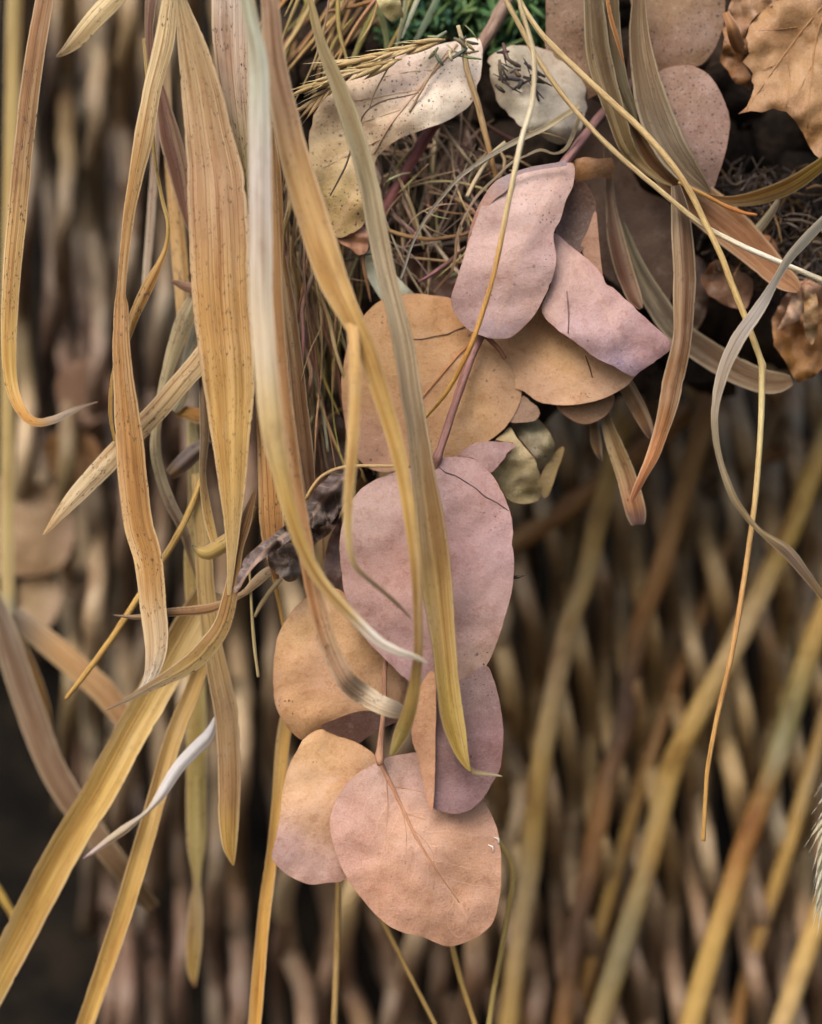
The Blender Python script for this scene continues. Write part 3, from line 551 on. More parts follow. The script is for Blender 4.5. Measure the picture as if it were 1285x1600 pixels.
leaf('crumpled_leaf', [(1262, 440), (1276, 458), (1280, 500), (1270, 540), (1258, 520), (1256, 480)], [(1268, 490, (166, 128, 82))], d=1.9, ax=1.0, amp=.5, nsc=22, vein=.5, label='thin upright papery leaf shred at the right edge', cat='dry leaf', group=CR, grid=6, rag=2)
leaf('crumpled_leaf', [(1098, 428), (1120, 405), (1150, 418), (1176, 440), (1172, 470), (1165, 484), (1140, 478), (1115, 466), (1100, 450)], [(1130, 450, (122, 82, 56)), (1160, 470, (134, 94, 70))], d=3.0, amp=.5, nsc=40, vein=.4, label='dull brown crumpled leaf under the broad brown strap', cat='dry leaf', group=CR, rag=2)
leaf('crumpled_leaf', [(1172, 385), (1190, 368), (1206, 372), (1218, 395), (1220, 412), (1200, 408), (1180, 402)], [(1195, 390, (160, 104, 64))], d=2.5, bow=.6, amp=.2, nsc=25, vein=.5, label='small curled reddish brown leaf above the pale straw', cat='dry leaf', group=CR, grid=6)
leaf('crumpled_leaf', [(1146, 345), (1160, 340), (1172, 356), (1168, 372), (1152, 362)], [(1160, 355, (120, 100, 70))], d=2.6, amp=.4, nsc=15, vein=.4, label='tiny grey brown leaf scrap beside the broad brown strap', cat='dry leaf', group=CR, grid=5)
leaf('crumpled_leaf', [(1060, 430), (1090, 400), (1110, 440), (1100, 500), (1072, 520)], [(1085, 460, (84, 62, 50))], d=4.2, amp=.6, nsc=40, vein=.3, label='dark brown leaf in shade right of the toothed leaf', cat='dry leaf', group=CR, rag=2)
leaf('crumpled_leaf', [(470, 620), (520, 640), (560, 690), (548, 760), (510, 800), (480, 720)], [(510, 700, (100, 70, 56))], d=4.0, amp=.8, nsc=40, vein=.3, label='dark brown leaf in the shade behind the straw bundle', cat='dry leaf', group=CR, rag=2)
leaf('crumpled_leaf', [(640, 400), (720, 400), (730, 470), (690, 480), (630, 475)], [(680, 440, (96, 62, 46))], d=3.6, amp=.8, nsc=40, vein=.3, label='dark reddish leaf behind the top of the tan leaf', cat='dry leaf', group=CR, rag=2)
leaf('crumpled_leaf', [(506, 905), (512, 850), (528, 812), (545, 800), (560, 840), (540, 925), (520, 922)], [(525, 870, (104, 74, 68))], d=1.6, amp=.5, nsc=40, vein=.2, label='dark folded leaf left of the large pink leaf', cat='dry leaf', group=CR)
# dark shrivelled leaf in the middle
sh = empty('shrivelled_leaf', P(540, 745, 1.2)); tag(sh, 'twisted dark grey shrivelled leaf left of the large pink leaf', 'dry leaf')
DG = (84, 70, 68)
leaf('blade', [(552, 726), (535, 734), (517, 743), (494, 765), (480, 788), (476, 806), (484, 820), (497, 826), (516, 818), (536, 790), (552, 760), (566, 736)], [(540, 740, (96, 82, 78)), (500, 780, DG), (490, 815, (86, 72, 68)), (530, 790, (96, 80, 76))], d=.2, ax=.5, amp=.9, nsc=30, vein=.8, parent=sh, grid=5, rag=2.5, mid=[(560, 728), (510, 775), (484, 815)], fold=.8)
leaf('blade', [(484, 800), (444, 822), (413, 848), (385, 871), (371, 901), (364, 929), (374, 922), (381, 908), (390, 895), (403, 880), (422, 867), (444, 851), (462, 838), (486, 824)], [(460, 825, DG), (390, 880, (98, 84, 84)), (370, 920, (84, 72, 74))], d=-1.2, amp=.6, nsc=24, vein=.8, parent=sh, grid=5, rag=2.5, mid=[(484, 812), (420, 856), (368, 925)], fold=.9)
leaf('blade', [(480, 820), (500, 812), (530, 800), (520, 830), (495, 850), (470, 880), (462, 850)], [(490, 840, (84, 62, 54))], d=.6, amp=.7, nsc=24, vein=.5, parent=sh, grid=5, rag=2.5)
leaf('curled_tip', [(420, 862), (440, 846), (462, 858), (468, 880), (466, 902), (450, 908), (432, 896), (420, 880)], [(440, 870, (84, 64, 54)), (455, 900, (100, 90, 88))], d=-.9, bow=.9, amp=.5, nsc=18, vein=.6, parent=sh, grid=5, rag=2, curl=-.3)

# ------------------------------------------------------------------ strap leaves on the left
GOLD, AMB, STRAW, PALE, GREY, UMB, OLV, WHT = (206, 166, 104), (196, 148, 80), (206, 180, 128), (220, 202, 162), (176, 164, 146), (146, 112, 78), (170, 142, 80), (222, 218, 208)
NG = dict(group='narrow brown leaves at upper right')
blade('strap_leaf', 'narrow strap leaf at the far left, curling forward in a hook at its tip', [(76, -40, 27, 0), (70, 0, 28, 0), (53, 100, 31, 0), (38, 224, 31, 0), (26, 350, 31, 0), (18, 440, 28, 0), (14, 540, 24, -.1), (19, 605, 20, -.2), (36, 645, 16, -.6), (58, 660, 13, -1.0), (86, 655, 12, -1.2), (112, 643, 9, -1.2), (133, 634, 4, -1.1), (153, 628, 1, -1.0)],
      [(0, (164, 122, 82)), (.3, (172, 138, 96)), (.55, (196, 158, 98)), (.78, (204, 164, 84)), (.86, (190, 136, 60)), (.92, (170, 152, 132)), (1, (150, 128, 108))], fold=.25)
blade('strap_leaf', 'short pale leaf tip at the top left pointing down left', [(205, -50, 32, 1.4), (185, -10, 32, 1.2), (150, 28, 31, 1), (122, 61, 25, 1), (102, 80, 13, 1), (88, 89, 2, 1)], [(0, STRAW), (.6, (212, 190, 140)), (1, (200, 172, 124))], fold=.3)
blade('strap_leaf', 'long twisted strap leaf whose lower end hooks left to a white-edged point', [(275, -40, 24, -.3), (266, 0, 25, -.3), (256, 70, 31, -.4), (238, 140, 28, -.5), (226, 210, 30, -.6), (212, 280, 22, -.5), (200, 350, 17, -.4), (190, 450, 14, -.4), (190, 480, 22, -.4), (190, 540, 27, -.5), (195, 610, 34, -.5), (202, 680, 43, -.5), (208, 750, 45, -.5), (217, 820, 45, -.5), (231, 870, 45, -.5), (239, 940, 42, -.6), (244, 992, 38, -.7), (243, 1028, 31, -.8), (233, 1062, 18, -.8), (216, 1084, 9, -.8), (190, 1098, 5, -.8), (168, 1108, 1, -.8)],
      [(0, (200, 176, 130)), (.1, (206, 182, 134)), (.3, (190, 150, 92)), (.45, (176, 132, 78)), (.65, (190, 142, 82)), (.78, (204, 160, 96)), (.88, (204, 176, 136)), (.95, (206, 196, 178)), (1, (176, 160, 140))], fold=.3)
blade('strap_leaf', 'broadest strap leaf, tan with dark specks, narrowing and turning left at its end', [(280, -40, 12, -1.5), (283, 0, 18, -1.5), (300, 70, 44, -1.5), (315, 140, 63, -1.5), (326, 210, 75, -1.5), (337, 280, 89, -1.5), (341, 350, 95, -1.5), (345, 450, 92, -1.5), (349, 500, 89, -1.5), (354, 550, 85, -1.5), (359, 610, 78, -1.4), (361, 680, 61, -1.3), (363, 750, 44, -1.2), (363, 820, 26, -1.1), (362, 870, 15, -1), (358, 930, 5, -.9)],
      [(0, (168, 150, 108)), (.1, (184, 156, 112)), (.35, (190, 152, 112)), (.55, (198, 154, 92)), (.75, (212, 172, 100)), (1, (206, 176, 118))], fold=.16, nac=14, wear=1.2,
      extra=[ribbon([(398, 770, 5, -.7), (384, 815, 18, -.75), (371, 860, 18, -.8), (362, 920, 22, -.85), (348, 975, 27, -.9), (325, 1010, 31, -1.0), (298, 1036, 29, -1.0), (266, 1056, 22, -.95), (238, 1071, 15, -.9), (210, 1087, 9, -.85), (188, 1099, 5, -.85), (166, 1110, 1, -.9)], [(0, (164, 124, 78)), (.4, (166, 130, 76)), (.65, (176, 146, 84)), (.85, (160, 138, 104)), (1, (140, 116, 90))], fold=.3)])
blade('strap_leaf', 'dark reddish brown strap leaf crossing behind the long twisted one', [(240, -40, 18, 1.6), (236, 0, 18, 1.5), (233, 52, 13, 1.5), (238, 100, 12, 1.5), (252, 150, 20, 1.5), (266, 215, 33, 1.5), (279, 266, 31, 1.5), (291, 333, 15, 1.5), (298, 365, 2, 1.5)], [(0, (120, 90, 72)), (.5, (124, 86, 70)), (1, (140, 100, 78))], fold=.1)
blade('strap_leaf', 'thin wiry yellow leaf making an S bend beside the long twisted one', [(225, 60, 4, .8), (229, 110, 4, .6), (238, 193, 5, .4), (242, 245, 5, .4), (253, 308, 5, .3), (263, 350, 6, .3), (260, 385, 7, .4), (248, 415, 11, .4), (231, 448, 18, .4), (211, 491, 16, .4), (198, 530, 12, .5), (178, 585, 7, .6), (173, 645, 6, .6), (180, 690, 4, .6)],
      [(0, (186, 160, 96)), (.4, (196, 164, 88)), (.6, (190, 144, 76)), (1, (176, 140, 70))], fold=.35, nac=6)
blade('strap_leaf', 'pale cut-ended strap leaf slanting down left across the twisted one', [(360, 500, 30, .6), (315, 561, 33, .8), (290, 590, 33, .9), (245, 642, 33, 1.0), (175, 715, 33, 1.0), (122, 771, 28, 1.0), (92, 806, 16, 1.0), (78, 824, 9, 1), (68, 836, 2, 1)], [(0, (204, 176, 130)), (.5, (206, 178, 130)), (.8, (212, 188, 146)), (1, (200, 166, 116))], fold=.3)
blade('strap_leaf', 'grey and cream strap leaf bowing left behind the broadest one', [(330, 430, 10, 2.2), (308, 460, 18, 2.2), (290, 498, 28, 2.2), (272, 547, 22, 2.2), (258, 596, 16, 2.2), (247, 652, 14, 2.2), (243, 697, 16, 2.2), (250, 740, 17, 2.2), (266, 785, 17, 2.2), (287, 827, 15, 2.2), (298, 870, 9, 2.2), (308, 905, 3, 2.2)], [(0, (190, 176, 140)), (.3, (200, 186, 144)), (.6, (184, 170, 132)), (.8, (140, 122, 102)), (1, (176, 154, 110))], fold=.45)
blade('strap_leaf', 'short pale leaf with a rounded end tucked behind the slanting cut one', [(318, 480, 10, 2.8), (306, 515, 16, 2.8), (296, 560, 22, 2.8), (288, 600, 25, 2.8), (279, 630, 22, 2.8), (272, 643, 8, 2.8)], [(0, (190, 180, 150)), (1, (204, 198, 164))], fold=.25)
blade('strap_leaf', 'white out-of-focus strap leaf nearest the viewer, curving right to a pale tip', [(372, -60, 22, -4.80), (384, -10, 20, -4.80), (396, 50, 24, -4.80), (404, 100, 31, -4.80), (406, 200, 35, -4.80), (407, 320, 36, -4.80), (408, 450, 36, -4.80), (412, 520, 36, -4.80), (419, 610, 36, -4.80), (428, 690, 33, -4.64), (440, 740, 28, -4.48), (452, 795, 23, -4.32), (471, 850, 21, -4.16), (496, 900, 20, -4.00), (524, 935, 18, -3.92), (557, 969, 17, -3.84), (590, 1001, 16, -3.84), (622, 1018, 13, -3.84), (648, 1026, 8, -3.76), (668, 1036, 3, -3.68)],
      [(0, (170, 172, 140)), (.12, (196, 200, 180)), (.3, (216, 208, 198)), (.5, (220, 202, 172)), (.62, (212, 184, 126)), (.72, (212, 176, 96)), (.86, (206, 174, 112)), (.92, (224, 218, 206)), (1, (200, 190, 170))], fold=.3, wear=.2)
blade('strap_leaf', 'brown strap leaf bending right to a blunt grey end over the tan leaf', [(424, 200, 10, -1.8), (428, 330, 16, -2), (433, 480, 20, -2.3), (441, 600, 24, -2.6), (452, 700, 28, -2.8), (463, 780, 28, -2.9), (473, 830, 26, -3), (482, 880, 25, -3), (492, 930, 25, -2.9), (505, 980, 27, -2.8), (521, 1025, 29, -2.7), (541, 1062, 31, -2.6), (568, 1085, 32, -2.0), (600, 1103, 29, -2.2), (620, 1110, 26, -2.1), (631, 1113, 17, -2.0)],
      [(0, (150, 110, 60)), (.4, (184, 138, 86)), (.65, (204, 154, 100)), (.78, (192, 144, 100)), (.87, (184, 148, 116)), (.96, (206, 188, 160)), (1, (130, 112, 96))], fold=.2)
blade('strap_leaf', 'long golden strap leaf with brown stripes sweeping right and down to an olive tip', [(412, -60, 24, -3.2), (421, 0, 27, -3.3), (430, 100, 36, -3.4), (445, 175, 41, -3.5), (460, 245, 46, -3.6), (481, 315, 49, -3.7), (503, 385, 49, -3.8), (522, 440, 46, -3.9), (541, 480, 38, -4), (556, 510, 32, -4), (573, 545, 29, -4), (594, 610, 27, -4), (618, 690, 25, -4), (632, 750, 22, -4), (641, 810, 20, -4), (650, 880, 18, -3.9), (653, 950, 15, -3.7), (654, 1010, 14, -3.5), (650, 1060, 17, -3.2), (643, 1098, 21, -2.9), (635, 1126, 23, -2.6), (624, 1154, 20, -2.3), (612, 1180, 6, -2.1)],
      [(0, (150, 116, 92)), (.14, (170, 134, 100)), (.3, (204, 164, 104)), (.45, (206, 166, 94)), (.7, (204, 166, 92)), (.84, (166, 130, 78)), (.92, (178, 146, 80)), (1, (176, 156, 88))], fold=.32, nac=10, wear=.6,
      extra=[ribbon([(528, 430, 12, -3.7), (545, 490, 16, -3.9), (553, 530, 17, -4.2), (555, 590, 17, -4.4), (553, 663, 18, -4.5), (548, 733, 17, -4.6), (544, 790, 15, -4.6), (545, 845, 11, -4.5), (553, 880, 8, -4.3), (570, 900, 7, -4), (593, 919, 7, -3.6), (617, 940, 6, -3.2), (632, 955, 4, -2.9), (643, 967, 2, -2.7)], [(0, (206, 160, 92)), (.5, (208, 172, 104)), (.75, (202, 176, 120)), (.9, (176, 146, 116)), (1, (180, 146, 128))], fold=.3, nac=5)])
blade('strap_leaf', 'long grey green strap leaf crossing the pink leaves, with a thread-like tip', [(468, -60, 6, -2.16), (485, 0, 9, -2.16), (503, 70, 17, -2.23), (531, 140, 26, -2.30), (555, 210, 30, -2.38), (575, 280, 31, -2.45), (588, 350, 32, -2.52), (602, 420, 30, -2.52), (617, 480, 30, -2.52), (631, 540, 33, -2.45), (642, 610, 33, -2.38), (654, 680, 33, -2.30), (663, 750, 38, -2.23), (672, 810, 44, -2.16), (679, 870, 49, -2.09), (686, 940, 46, -1.94), (694, 1010, 38, -1.80), (701, 1080, 36, -1.66), (707, 1118, 36, -1.58), (714, 1150, 31, -1.51), (724, 1183, 18, -1.44), (735, 1205, 3, -1.37)],
      [(0, (186, 160, 100)), (.12, (166, 152, 112)), (.25, (160, 150, 116)), (.4, (176, 160, 130)), (.55, (166, 146, 116)), (.7, (178, 146, 96)), (.82, (200, 166, 100)), (.93, (206, 176, 92)), (1, (200, 170, 84))], fold=-.42, nac=12, wear=.5,
      extra=[ribbon([(731, 1196, 5, -1.4), (741, 1206, 6, -1.3), (758, 1209, 6, -1.25), (775, 1211, 4, -1.2), (785, 1213, 1, -1.2)], [(0, (160, 146, 96)), (1, (170, 156, 130))], fold=.2, nac=4)])
blade('strap_leaf', 'pale pinkish strap leaf at the top going behind the broadest one', [(358, -60, 58, -.8), (360, 0, 58, -.8), (362, 70, 57, -.7), (368, 140, 48, -.6), (376, 210, 38, -.5), (384, 280, 22, -.4), (390, 335, 8, -.3)], [(0, (204, 190, 176)), (.4, (206, 180, 156)), (1, (190, 170, 110))], fold=.15)
blade('strap_leaf', 'orange tan strap leaf half hidden behind the white blurred one', [(402, 560, 14, -.6), (411, 640, 24, -.6), (418, 700, 32, -.6), (422, 760, 37, -.6), (425, 820, 38, -.5), (429, 870, 26, -.3), (432, 905, 8, -.2)], [(0, AMB), (.5, (204, 154, 92)), (1, (180, 134, 84))], fold=.2)
blade('strap_leaf', 'orange tan stalk-like leaf behind the left edge of the broadest one', [(262, 90, 10, 3.6), (264, 230, 14, 3.6), (273, 320, 20, 3.6), (281, 400, 24, 3.6), (285, 460, 22, 3.6), (287, 540, 14, 3.6)], [(0, (180, 150, 110)), (.6, (206, 162, 100)), (1, (190, 150, 90))], fold=.3)
blade('strap_leaf', 'thin pinkish grey leaf hanging straight between the twisted leaf and the S bend', [(254, 120, 8, 4), (245, 210, 10, 4), (239, 300, 12, 4), (233, 380, 12, 4), (228, 440, 10, 4), (224, 470, 4, 4)], [(0, (176, 150, 128)), (1, (196, 180, 160))], fold=.3, nac=5)
blade('strap_leaf', 'widest straw at lower left, a doubled yellow strap running to the bottom left corner', [(330, 920, 40, 2.6), (305, 965, 52, 2.7), (275, 1020, 56, 2.8), (237, 1090, 54, 3), (200, 1155, 52, 3.1), (160, 1230, 52, 3.2), (120, 1295, 52, 3.2), (70, 1385, 52, 3.2), (30, 1463, 52, 3.2), (-14, 1545, 52, 3.2), (-60, 1630, 50, 3.2)],
      [(0, (212, 180, 116)), (.5, (204, 168, 92)), (.8, (186, 152, 80)), (1, (160, 150, 84))], fold=-.45, nac=12, wear=.3)
blade('strap_leaf', 'second yellow straw at lower left, right of the doubled one', [(330, 1000, 14, 2.9), (316, 1040, 22, 2.9), (297, 1090, 26, 2.9), (271, 1155, 28, 2.9), (233, 1290, 30, 3), (191, 1430, 30, 3), (144, 1570, 28, 3), (110, 1670, 28, 3)], [(0, (206, 168, 100)), (1, (204, 166, 90))], fold=-.4, wear=.3)
blade('strap_leaf', 'white curled sliver of leaf crossing the second yellow straw', [(338, 1120, 5, 2.2), (327, 1148, 18, 2.2), (305, 1171, 21, 2.2), (277, 1202, 19, 2.2), (252, 1241, 15, 2.2), (234, 1264, 7, 2.2), (218, 1278, 7, 2.2), (196, 1295, 13, 2.2), (172, 1312, 11, 2.2), (150, 1328, 7, 2.2), (130, 1342, 2, 2.2)], [(0, (222, 220, 220)), (.45, (214, 210, 208)), (.62, (190, 178, 162)), (.8, (186, 168, 140)), (.95, (196, 176, 170)), (1, (130, 90, 100))], fold=.5, wear=.1)
blade('strap_leaf', 'blurred upright yellow leaf with a pinched waist at lower left', [(306, 1000, 22, 6.5), (307, 1090, 29, 6.5), (307, 1180, 31, 6.5), (307, 1280, 31, 6.5), (307, 1330, 26, 6.5), (308, 1378, 12, 6.5), (306, 1420, 22, 6.5), (303, 1480, 24, 6.5), (302, 1520, 16, 6.5), (305, 1542, 3, 6.5)], [(0, (206, 186, 116)), (.6, (200, 180, 110)), (.75, (190, 166, 120)), (.97, (176, 146, 80)), (1, (120, 80, 40))], fold=.3)
blade('strap_leaf', 'olive brown strap leaf hanging to a point below the broadest one', [(306, 740, 12, 1.8), (312, 790, 20, 1.8), (318, 850, 26, 1.8), (322, 922, 28, 1.8), (333, 1010, 31, 1.8), (343, 1062, 35, 1.8), (354, 1115, 37, 1.8), (357, 1160, 36, 1.8), (359, 1220, 36, 1.8), (358, 1272, 33, 1.8), (359, 1318, 24, 1.8), (362, 1338, 13, 1.8), (365, 1352, 2, 1.8)], [(0, (196, 168, 110)), (.4, (196, 164, 104)), (.6, (172, 140, 98)), (.8, (166, 130, 88)), (.93, (184, 150, 80)), (1, (176, 140, 70))], fold=.3, wear=.6)
blade('strap_leaf', 'pale upright yellow leaf behind the olive brown one', [(298, 640, 14, 3.6), (304, 720, 22, 3.6), (306, 800, 24, 3.6), (300, 880, 24, 3.6), (306, 960, 26, 3.6), (316, 1010, 22, 3.6)], [(0, (206, 192, 140)), (1, (210, 184, 112))], fold=.3)
blade('strap_leaf', 'dark olive strap leaf edge left of the broadest one', [(316, 540, 10, 1.2), (319, 600, 15, 1.2), (320, 680, 14, 1.2), (317, 740, 10, 1.2), (324, 800, 14, 1.2), (336, 850, 12, 1.2)], [(0, (120, 98, 72)), (.5, (112, 92, 66)), (1, (200, 166, 100))], fold=.4)
blade('strap_leaf', 'yellow stalk-like leaf running to the bottom edge left of the tan leaves', [(478, 980, 14, 2.6), (462, 1070, 20, 2.7), (444, 1150, 22, 2.8), (430, 1300, 19, 2.9), (413, 1430, 20, 3), (398, 1600, 21, 3), (392, 1670, 21, 3)], [(0, (210, 170, 96)), (1, (206, 156, 76))], fold=-.35, wear=.3)
blade('strap_leaf', 'horizontal spiky leaf tip pointing left across the twisted leaf', [(440, 886, 10, .8), (420, 893, 15, .8), (402, 908, 16, .7), (385, 924, 10, .6), (370, 933, 9, .5), (343, 946, 13, .3), (315, 953, 15, .2), (262, 957, 13, .2), (228, 963, 9, .3), (205, 964, 6, .3), (178, 961, 1, .3)], [(0, (190, 168, 136)), (.2, (180, 150, 112)), (.5, (150, 112, 70)), (.8, (176, 146, 110)), (1, (150, 130, 110))], fold=.3, nac=6)
blade('strap_leaf', 'small olive yellow leaf curl with a dark point left of the broadest one', [(301, 852, 2, .6), (311, 861, 14, .5), (325, 864, 22, .4), (345, 853, 25, .4), (365, 838, 24, .4), (385, 812, 20, .3), (398, 790, 8, .3)], [(0, (70, 60, 44)), (.1, (176, 146, 66)), (1, (190, 154, 84))], fold=.25, round_=.3)
blade('strap_leaf', 'small orange leaf bit behind the slanting cut leaf', [(276, 648, 10, 3), (292, 645, 20, 3), (308, 650, 24, 3), (326, 655, 14, 3)], [(0, (206, 156, 74)), (1, (176, 120, 56))], fold=.3)
blade('strap_leaf', 'dark rolled leaf with a cut end behind the broadest one', [(330, 690, 20, 2.6), (306, 706, 26, 2.6), (284, 726, 26, 2.6), (266, 742, 18, 2.6)], [(0, (96, 78, 74)), (.7, (130, 112, 104)), (1, (160, 126, 80))], fold=.8)
blade('strap_leaf', 'brown curled leaf tip at the left edge of the broadest one, high up', [(310, 452, 22, 2), (290, 448, 14, 2), (276, 442, 8, 2), (266, 438, 2, 2)], [(0, (170, 130, 108)), (1, (150, 110, 84))], fold=.5)
blade('strap_leaf', 'brown upright strap at the top between the white and golden ones', [(424, -40, 10, -1), (416, 60, 14, -1), (418, 180, 16, -1), (432, 280, 16, -1), (436, 380, 14, -1), (430, 470, 14, -1)], [(0, (120, 92, 66)), (.6, (160, 116, 60)), (1, (150, 110, 60))], fold=.2)
blade('strap_leaf', 'brown strap leaf standing behind the golden one at mid height', [(440, 400, 14, 1), (452, 480, 20, 1), (462, 560, 22, 1), (470, 640, 24, 1), (480, 720, 22, 1), (486, 780, 12, 1)], [(0, (150, 112, 66)), (.5, (140, 104, 66)), (1, (120, 88, 60))], fold=.3)
# far blurred leaves low on the left
FG = dict(group='blurred leaves low at the left')
blade('strap_leaf', 'blurred grey brown strap slanting down right beside the dark gap', [(-30, 900, 30, 7), (8, 990, 40, 7), (40, 1090, 44, 7), (82, 1200, 42, 7), (125, 1270, 40, 7), (185, 1350, 34, 7), (240, 1420, 24, 8)], [(0, (124, 108, 92)), (.5, (140, 114, 90)), (1, (124, 98, 68))], fold=.3, wear=.2, **FG)
blade('strap_leaf', 'blurred orange strap hanging in the gap at the left edge', [(12, 965, 24, 8), (30, 1020, 34, 8), (50, 1070, 36, 8), (68, 1125, 28, 8), (78, 1170, 8, 8)], [(0, (150, 116, 66)), (.5, (186, 140, 66)), (1, (160, 120, 60))], fold=.3, wear=.2, **FG)
blade('strap_leaf', 'blurred tan strap running down right below the hooked leaf', [(20, 960, 30, 8), (70, 1000, 38, 8), (120, 1042, 40, 8), (170, 1090, 38, 8), (210, 1150, 24, 8)], [(0, (150, 134, 116)), (.4, (190, 146, 92)), (1, (160, 120, 80))], fold=.3, wear=.2, **FG)
leaf('fallen_leaf', [(-30, 760), (40, 750), (100, 770), (115, 840), (90, 890), (20, 900), (-40, 880)], [(40, 800, (150, 118, 84)), (80, 860, (154, 122, 88))], d=15.5, amp=.3, label='big blurred tan leaf caught on the rods at the left edge', group='blurred leaves low at the left')
leaf('fallen_leaf', [(70, 690), (110, 670), (150, 690), (160, 740), (110, 765), (80, 740)], [(110, 710, (140, 94, 40))], d=16, amp=.3, label='blurred rust orange leaf caught on the rods at the left', group='blurred leaves low at the left')
leaf('fallen_leaf', [(90, 590), (130, 560), (170, 580), (175, 640), (130, 665), (95, 640)], [(130, 610, (130, 94, 72))], d=16, amp=.3, label='blurred brown leaf behind the tip of the hooked strap', group='blurred leaves low at the left')
leaf('fallen_leaf', [(30, 920), (70, 900), (95, 930), (80, 975), (45, 985)], [(60, 940, (164, 134, 98))], d=16, amp=.3, label='small blurred pale leaf beside the tan one at the left edge', group='blurred leaves low at the left')

# ------------------------------------------------------------------ narrow leaves at the upper right
NB, NO, NGY = (104, 82, 60), (100, 84, 54), (120, 106, 84)  # narrow leaf browns, also darkened to carry the overhead shade
blade('narrow_leaf', 'olive brown narrow leaf hanging left of the round spotted leaf', [(918, -50, 24, .9), (927, 0, 30, .9), (933, 69, 38, .9), (944, 121, 38, 1), (961, 173, 32, 1.1), (978, 225, 26, 1.3), (1000, 256, 16, 1.6), (1030, 280, 8, 1.6), (1050, 290, 3, 1.6)], [(0, NO), (.4, (112, 92, 62)), (1, (130, 106, 60))], fold=.3, **NG)
blade('narrow_leaf', 'second olive narrow leaf with a pale blue grey edge', [(948, -50, 20, 1.2), (955, 0, 24, 1.2), (958, 62, 26, 1.2), (968, 121, 24, 1.3), (985, 166, 16, 1.4), (996, 200, 4, 1.6)], [(0, (116, 96, 60)), (1, (106, 100, 76))], fold=.4, **NG)
blade('narrow_leaf', 'broad grey brown narrow leaf overlapping the round spotted leaf', [(994, -50, 16, 1.3), (998, 0, 22, 1.3), (999, 52, 32, 1.3), (1006, 104, 42, 1.3), (1023, 173, 54, 1.3), (1045, 225, 54, 1.3), (1072, 265, 42, 1.4), (1096, 288, 22, 1.5), (1110, 302, 4, 1.6)], [(0, (116, 92, 62)), (.4, (126, 104, 76)), (.7, (124, 110, 90)), (1, (112, 94, 72))], fold=-.3, nac=12, **NG)
blade('narrow_leaf', 'wide rusty brown strap crossing down right under the pale straw', [(985, 180, 10, 2.2), (1006, 225, 26, 2.2), (1046, 275, 46, 2.2), (1096, 318, 62, 2.2), (1142, 356, 62, 2.1), (1186, 398, 50, 2.0), (1216, 428, 40, 1.9), (1238, 445, 28, 1.8), (1248, 455, 8, 1.8)], [(0, (126, 90, 50)), (.4, (140, 98, 62)), (.7, (160, 112, 74)), (1, (180, 134, 96))], fold=.15, round_=-.3, nac=10, wear=.4, **NG)
blade('narrow_leaf', 'long toothed brown leaf hanging to a rusty curved tip', [(1056, 290, 14, .8), (1063, 330, 28, .7), (1067, 381, 34, .6), (1070, 430, 35, .5), (1069, 470, 34, .4), (1067, 520, 29, .4), (1062, 552, 30, .3), (1052, 594, 33, .3), (1044, 635, 29, .2), (1032, 677, 23, .2), (1020, 712, 20, .1), (1004, 745, 14, 0), (994, 766, 11, 0), (988, 780, 8, 0), (987, 784, 3, 0)], [(0, NB), (.45, (126, 92, 62)), (.65, (140, 98, 58)), (.85, (176, 116, 66)), (1, (150, 92, 56))], fold=.4, nac=10, wear=.5, **NG)
blade('narrow_leaf', 'dull grey brown leaf curving right behind the hanging straws', [(968, 350, 18, 3), (992, 417, 32, 3), (1023, 469, 36, 3), (1055, 514, 40, 2.9), (1100, 549, 42, 2.8), (1152, 580, 42, 2.7), (1195, 596, 38, 2.6), (1222, 597, 30, 2.5), (1237, 594, 16, 2.5)], [(0, (84, 78, 58)), (.4, (96, 84, 66)), (.7, (128, 106, 82)), (1, (132, 108, 78))], fold=-.15, nac=10, wear=.4, **NG)
blade('narrow_leaf', 'dark brown narrow leaf ending beside the pink folded half', [(948, 230, 10, 2.4), (954, 312, 14, 2.4), (961, 364, 24, 2.3), (972, 410, 28, 2.2), (982, 440, 26, 2.2), (992, 466, 22, 2.1), (1002, 482, 6, 2.1)], [(0, (90, 70, 54)), (1, (116, 80, 60))], fold=.4, **NG)
blade('narrow_leaf', 'short brown leaf tip hanging behind the folded tan leaf', [(955, 560, 16, 2), (978, 601, 24, 2), (996, 635, 25, 2), (1010, 664, 20, 2), (1018, 684, 9, 2)], [(0, (124, 100, 66)), (.8, (140, 104, 68)), (1, (84, 60, 54))], fold=.3, **NG)
blade('narrow_leaf', 'lowest brown leaf tip with a dark blunt end', [(936, 600, 10, 2.2), (947, 655, 17, 2.2), (962, 700, 26, 2.1), (978, 742, 30, 2.1), (989, 780, 33, 2.0), (995, 806, 30, 2.0), (997, 820, 20, 2.0)], [(0, (104, 88, 58)), (.5, (140, 112, 68)), (.85, (158, 112, 74)), (.97, (110, 80, 70)), (1, (70, 54, 56))], fold=.25, **NG)
blade('narrow_leaf', 'small dark leaf tip left of the lowest one', [(924, 630, 8, 2.6), (928, 660, 13, 2.6), (932, 692, 16, 2.6), (937, 712, 8, 2.6), (941, 720, 2, 2.6)], [(0, (110, 86, 50)), (.8, (120, 90, 54)), (1, (50, 40, 40))], fold=.3, **NG)
blade('narrow_leaf', 'olive yellow strap sweeping in from the right edge above the roots', [(1330, 225, 16, 1), (1285, 256, 20, 1), (1238, 288, 25, 1.1), (1186, 308, 23, 1.2), (1140, 314, 15, 1.3), (1105, 306, 8, 1.4), (1075, 296, 3, 1.4)], [(0, (150, 124, 50)), (.6, (140, 106, 48)), (1, (120, 84, 50))], fold=.1, tilt=-1.2, wear=.3, **NG)
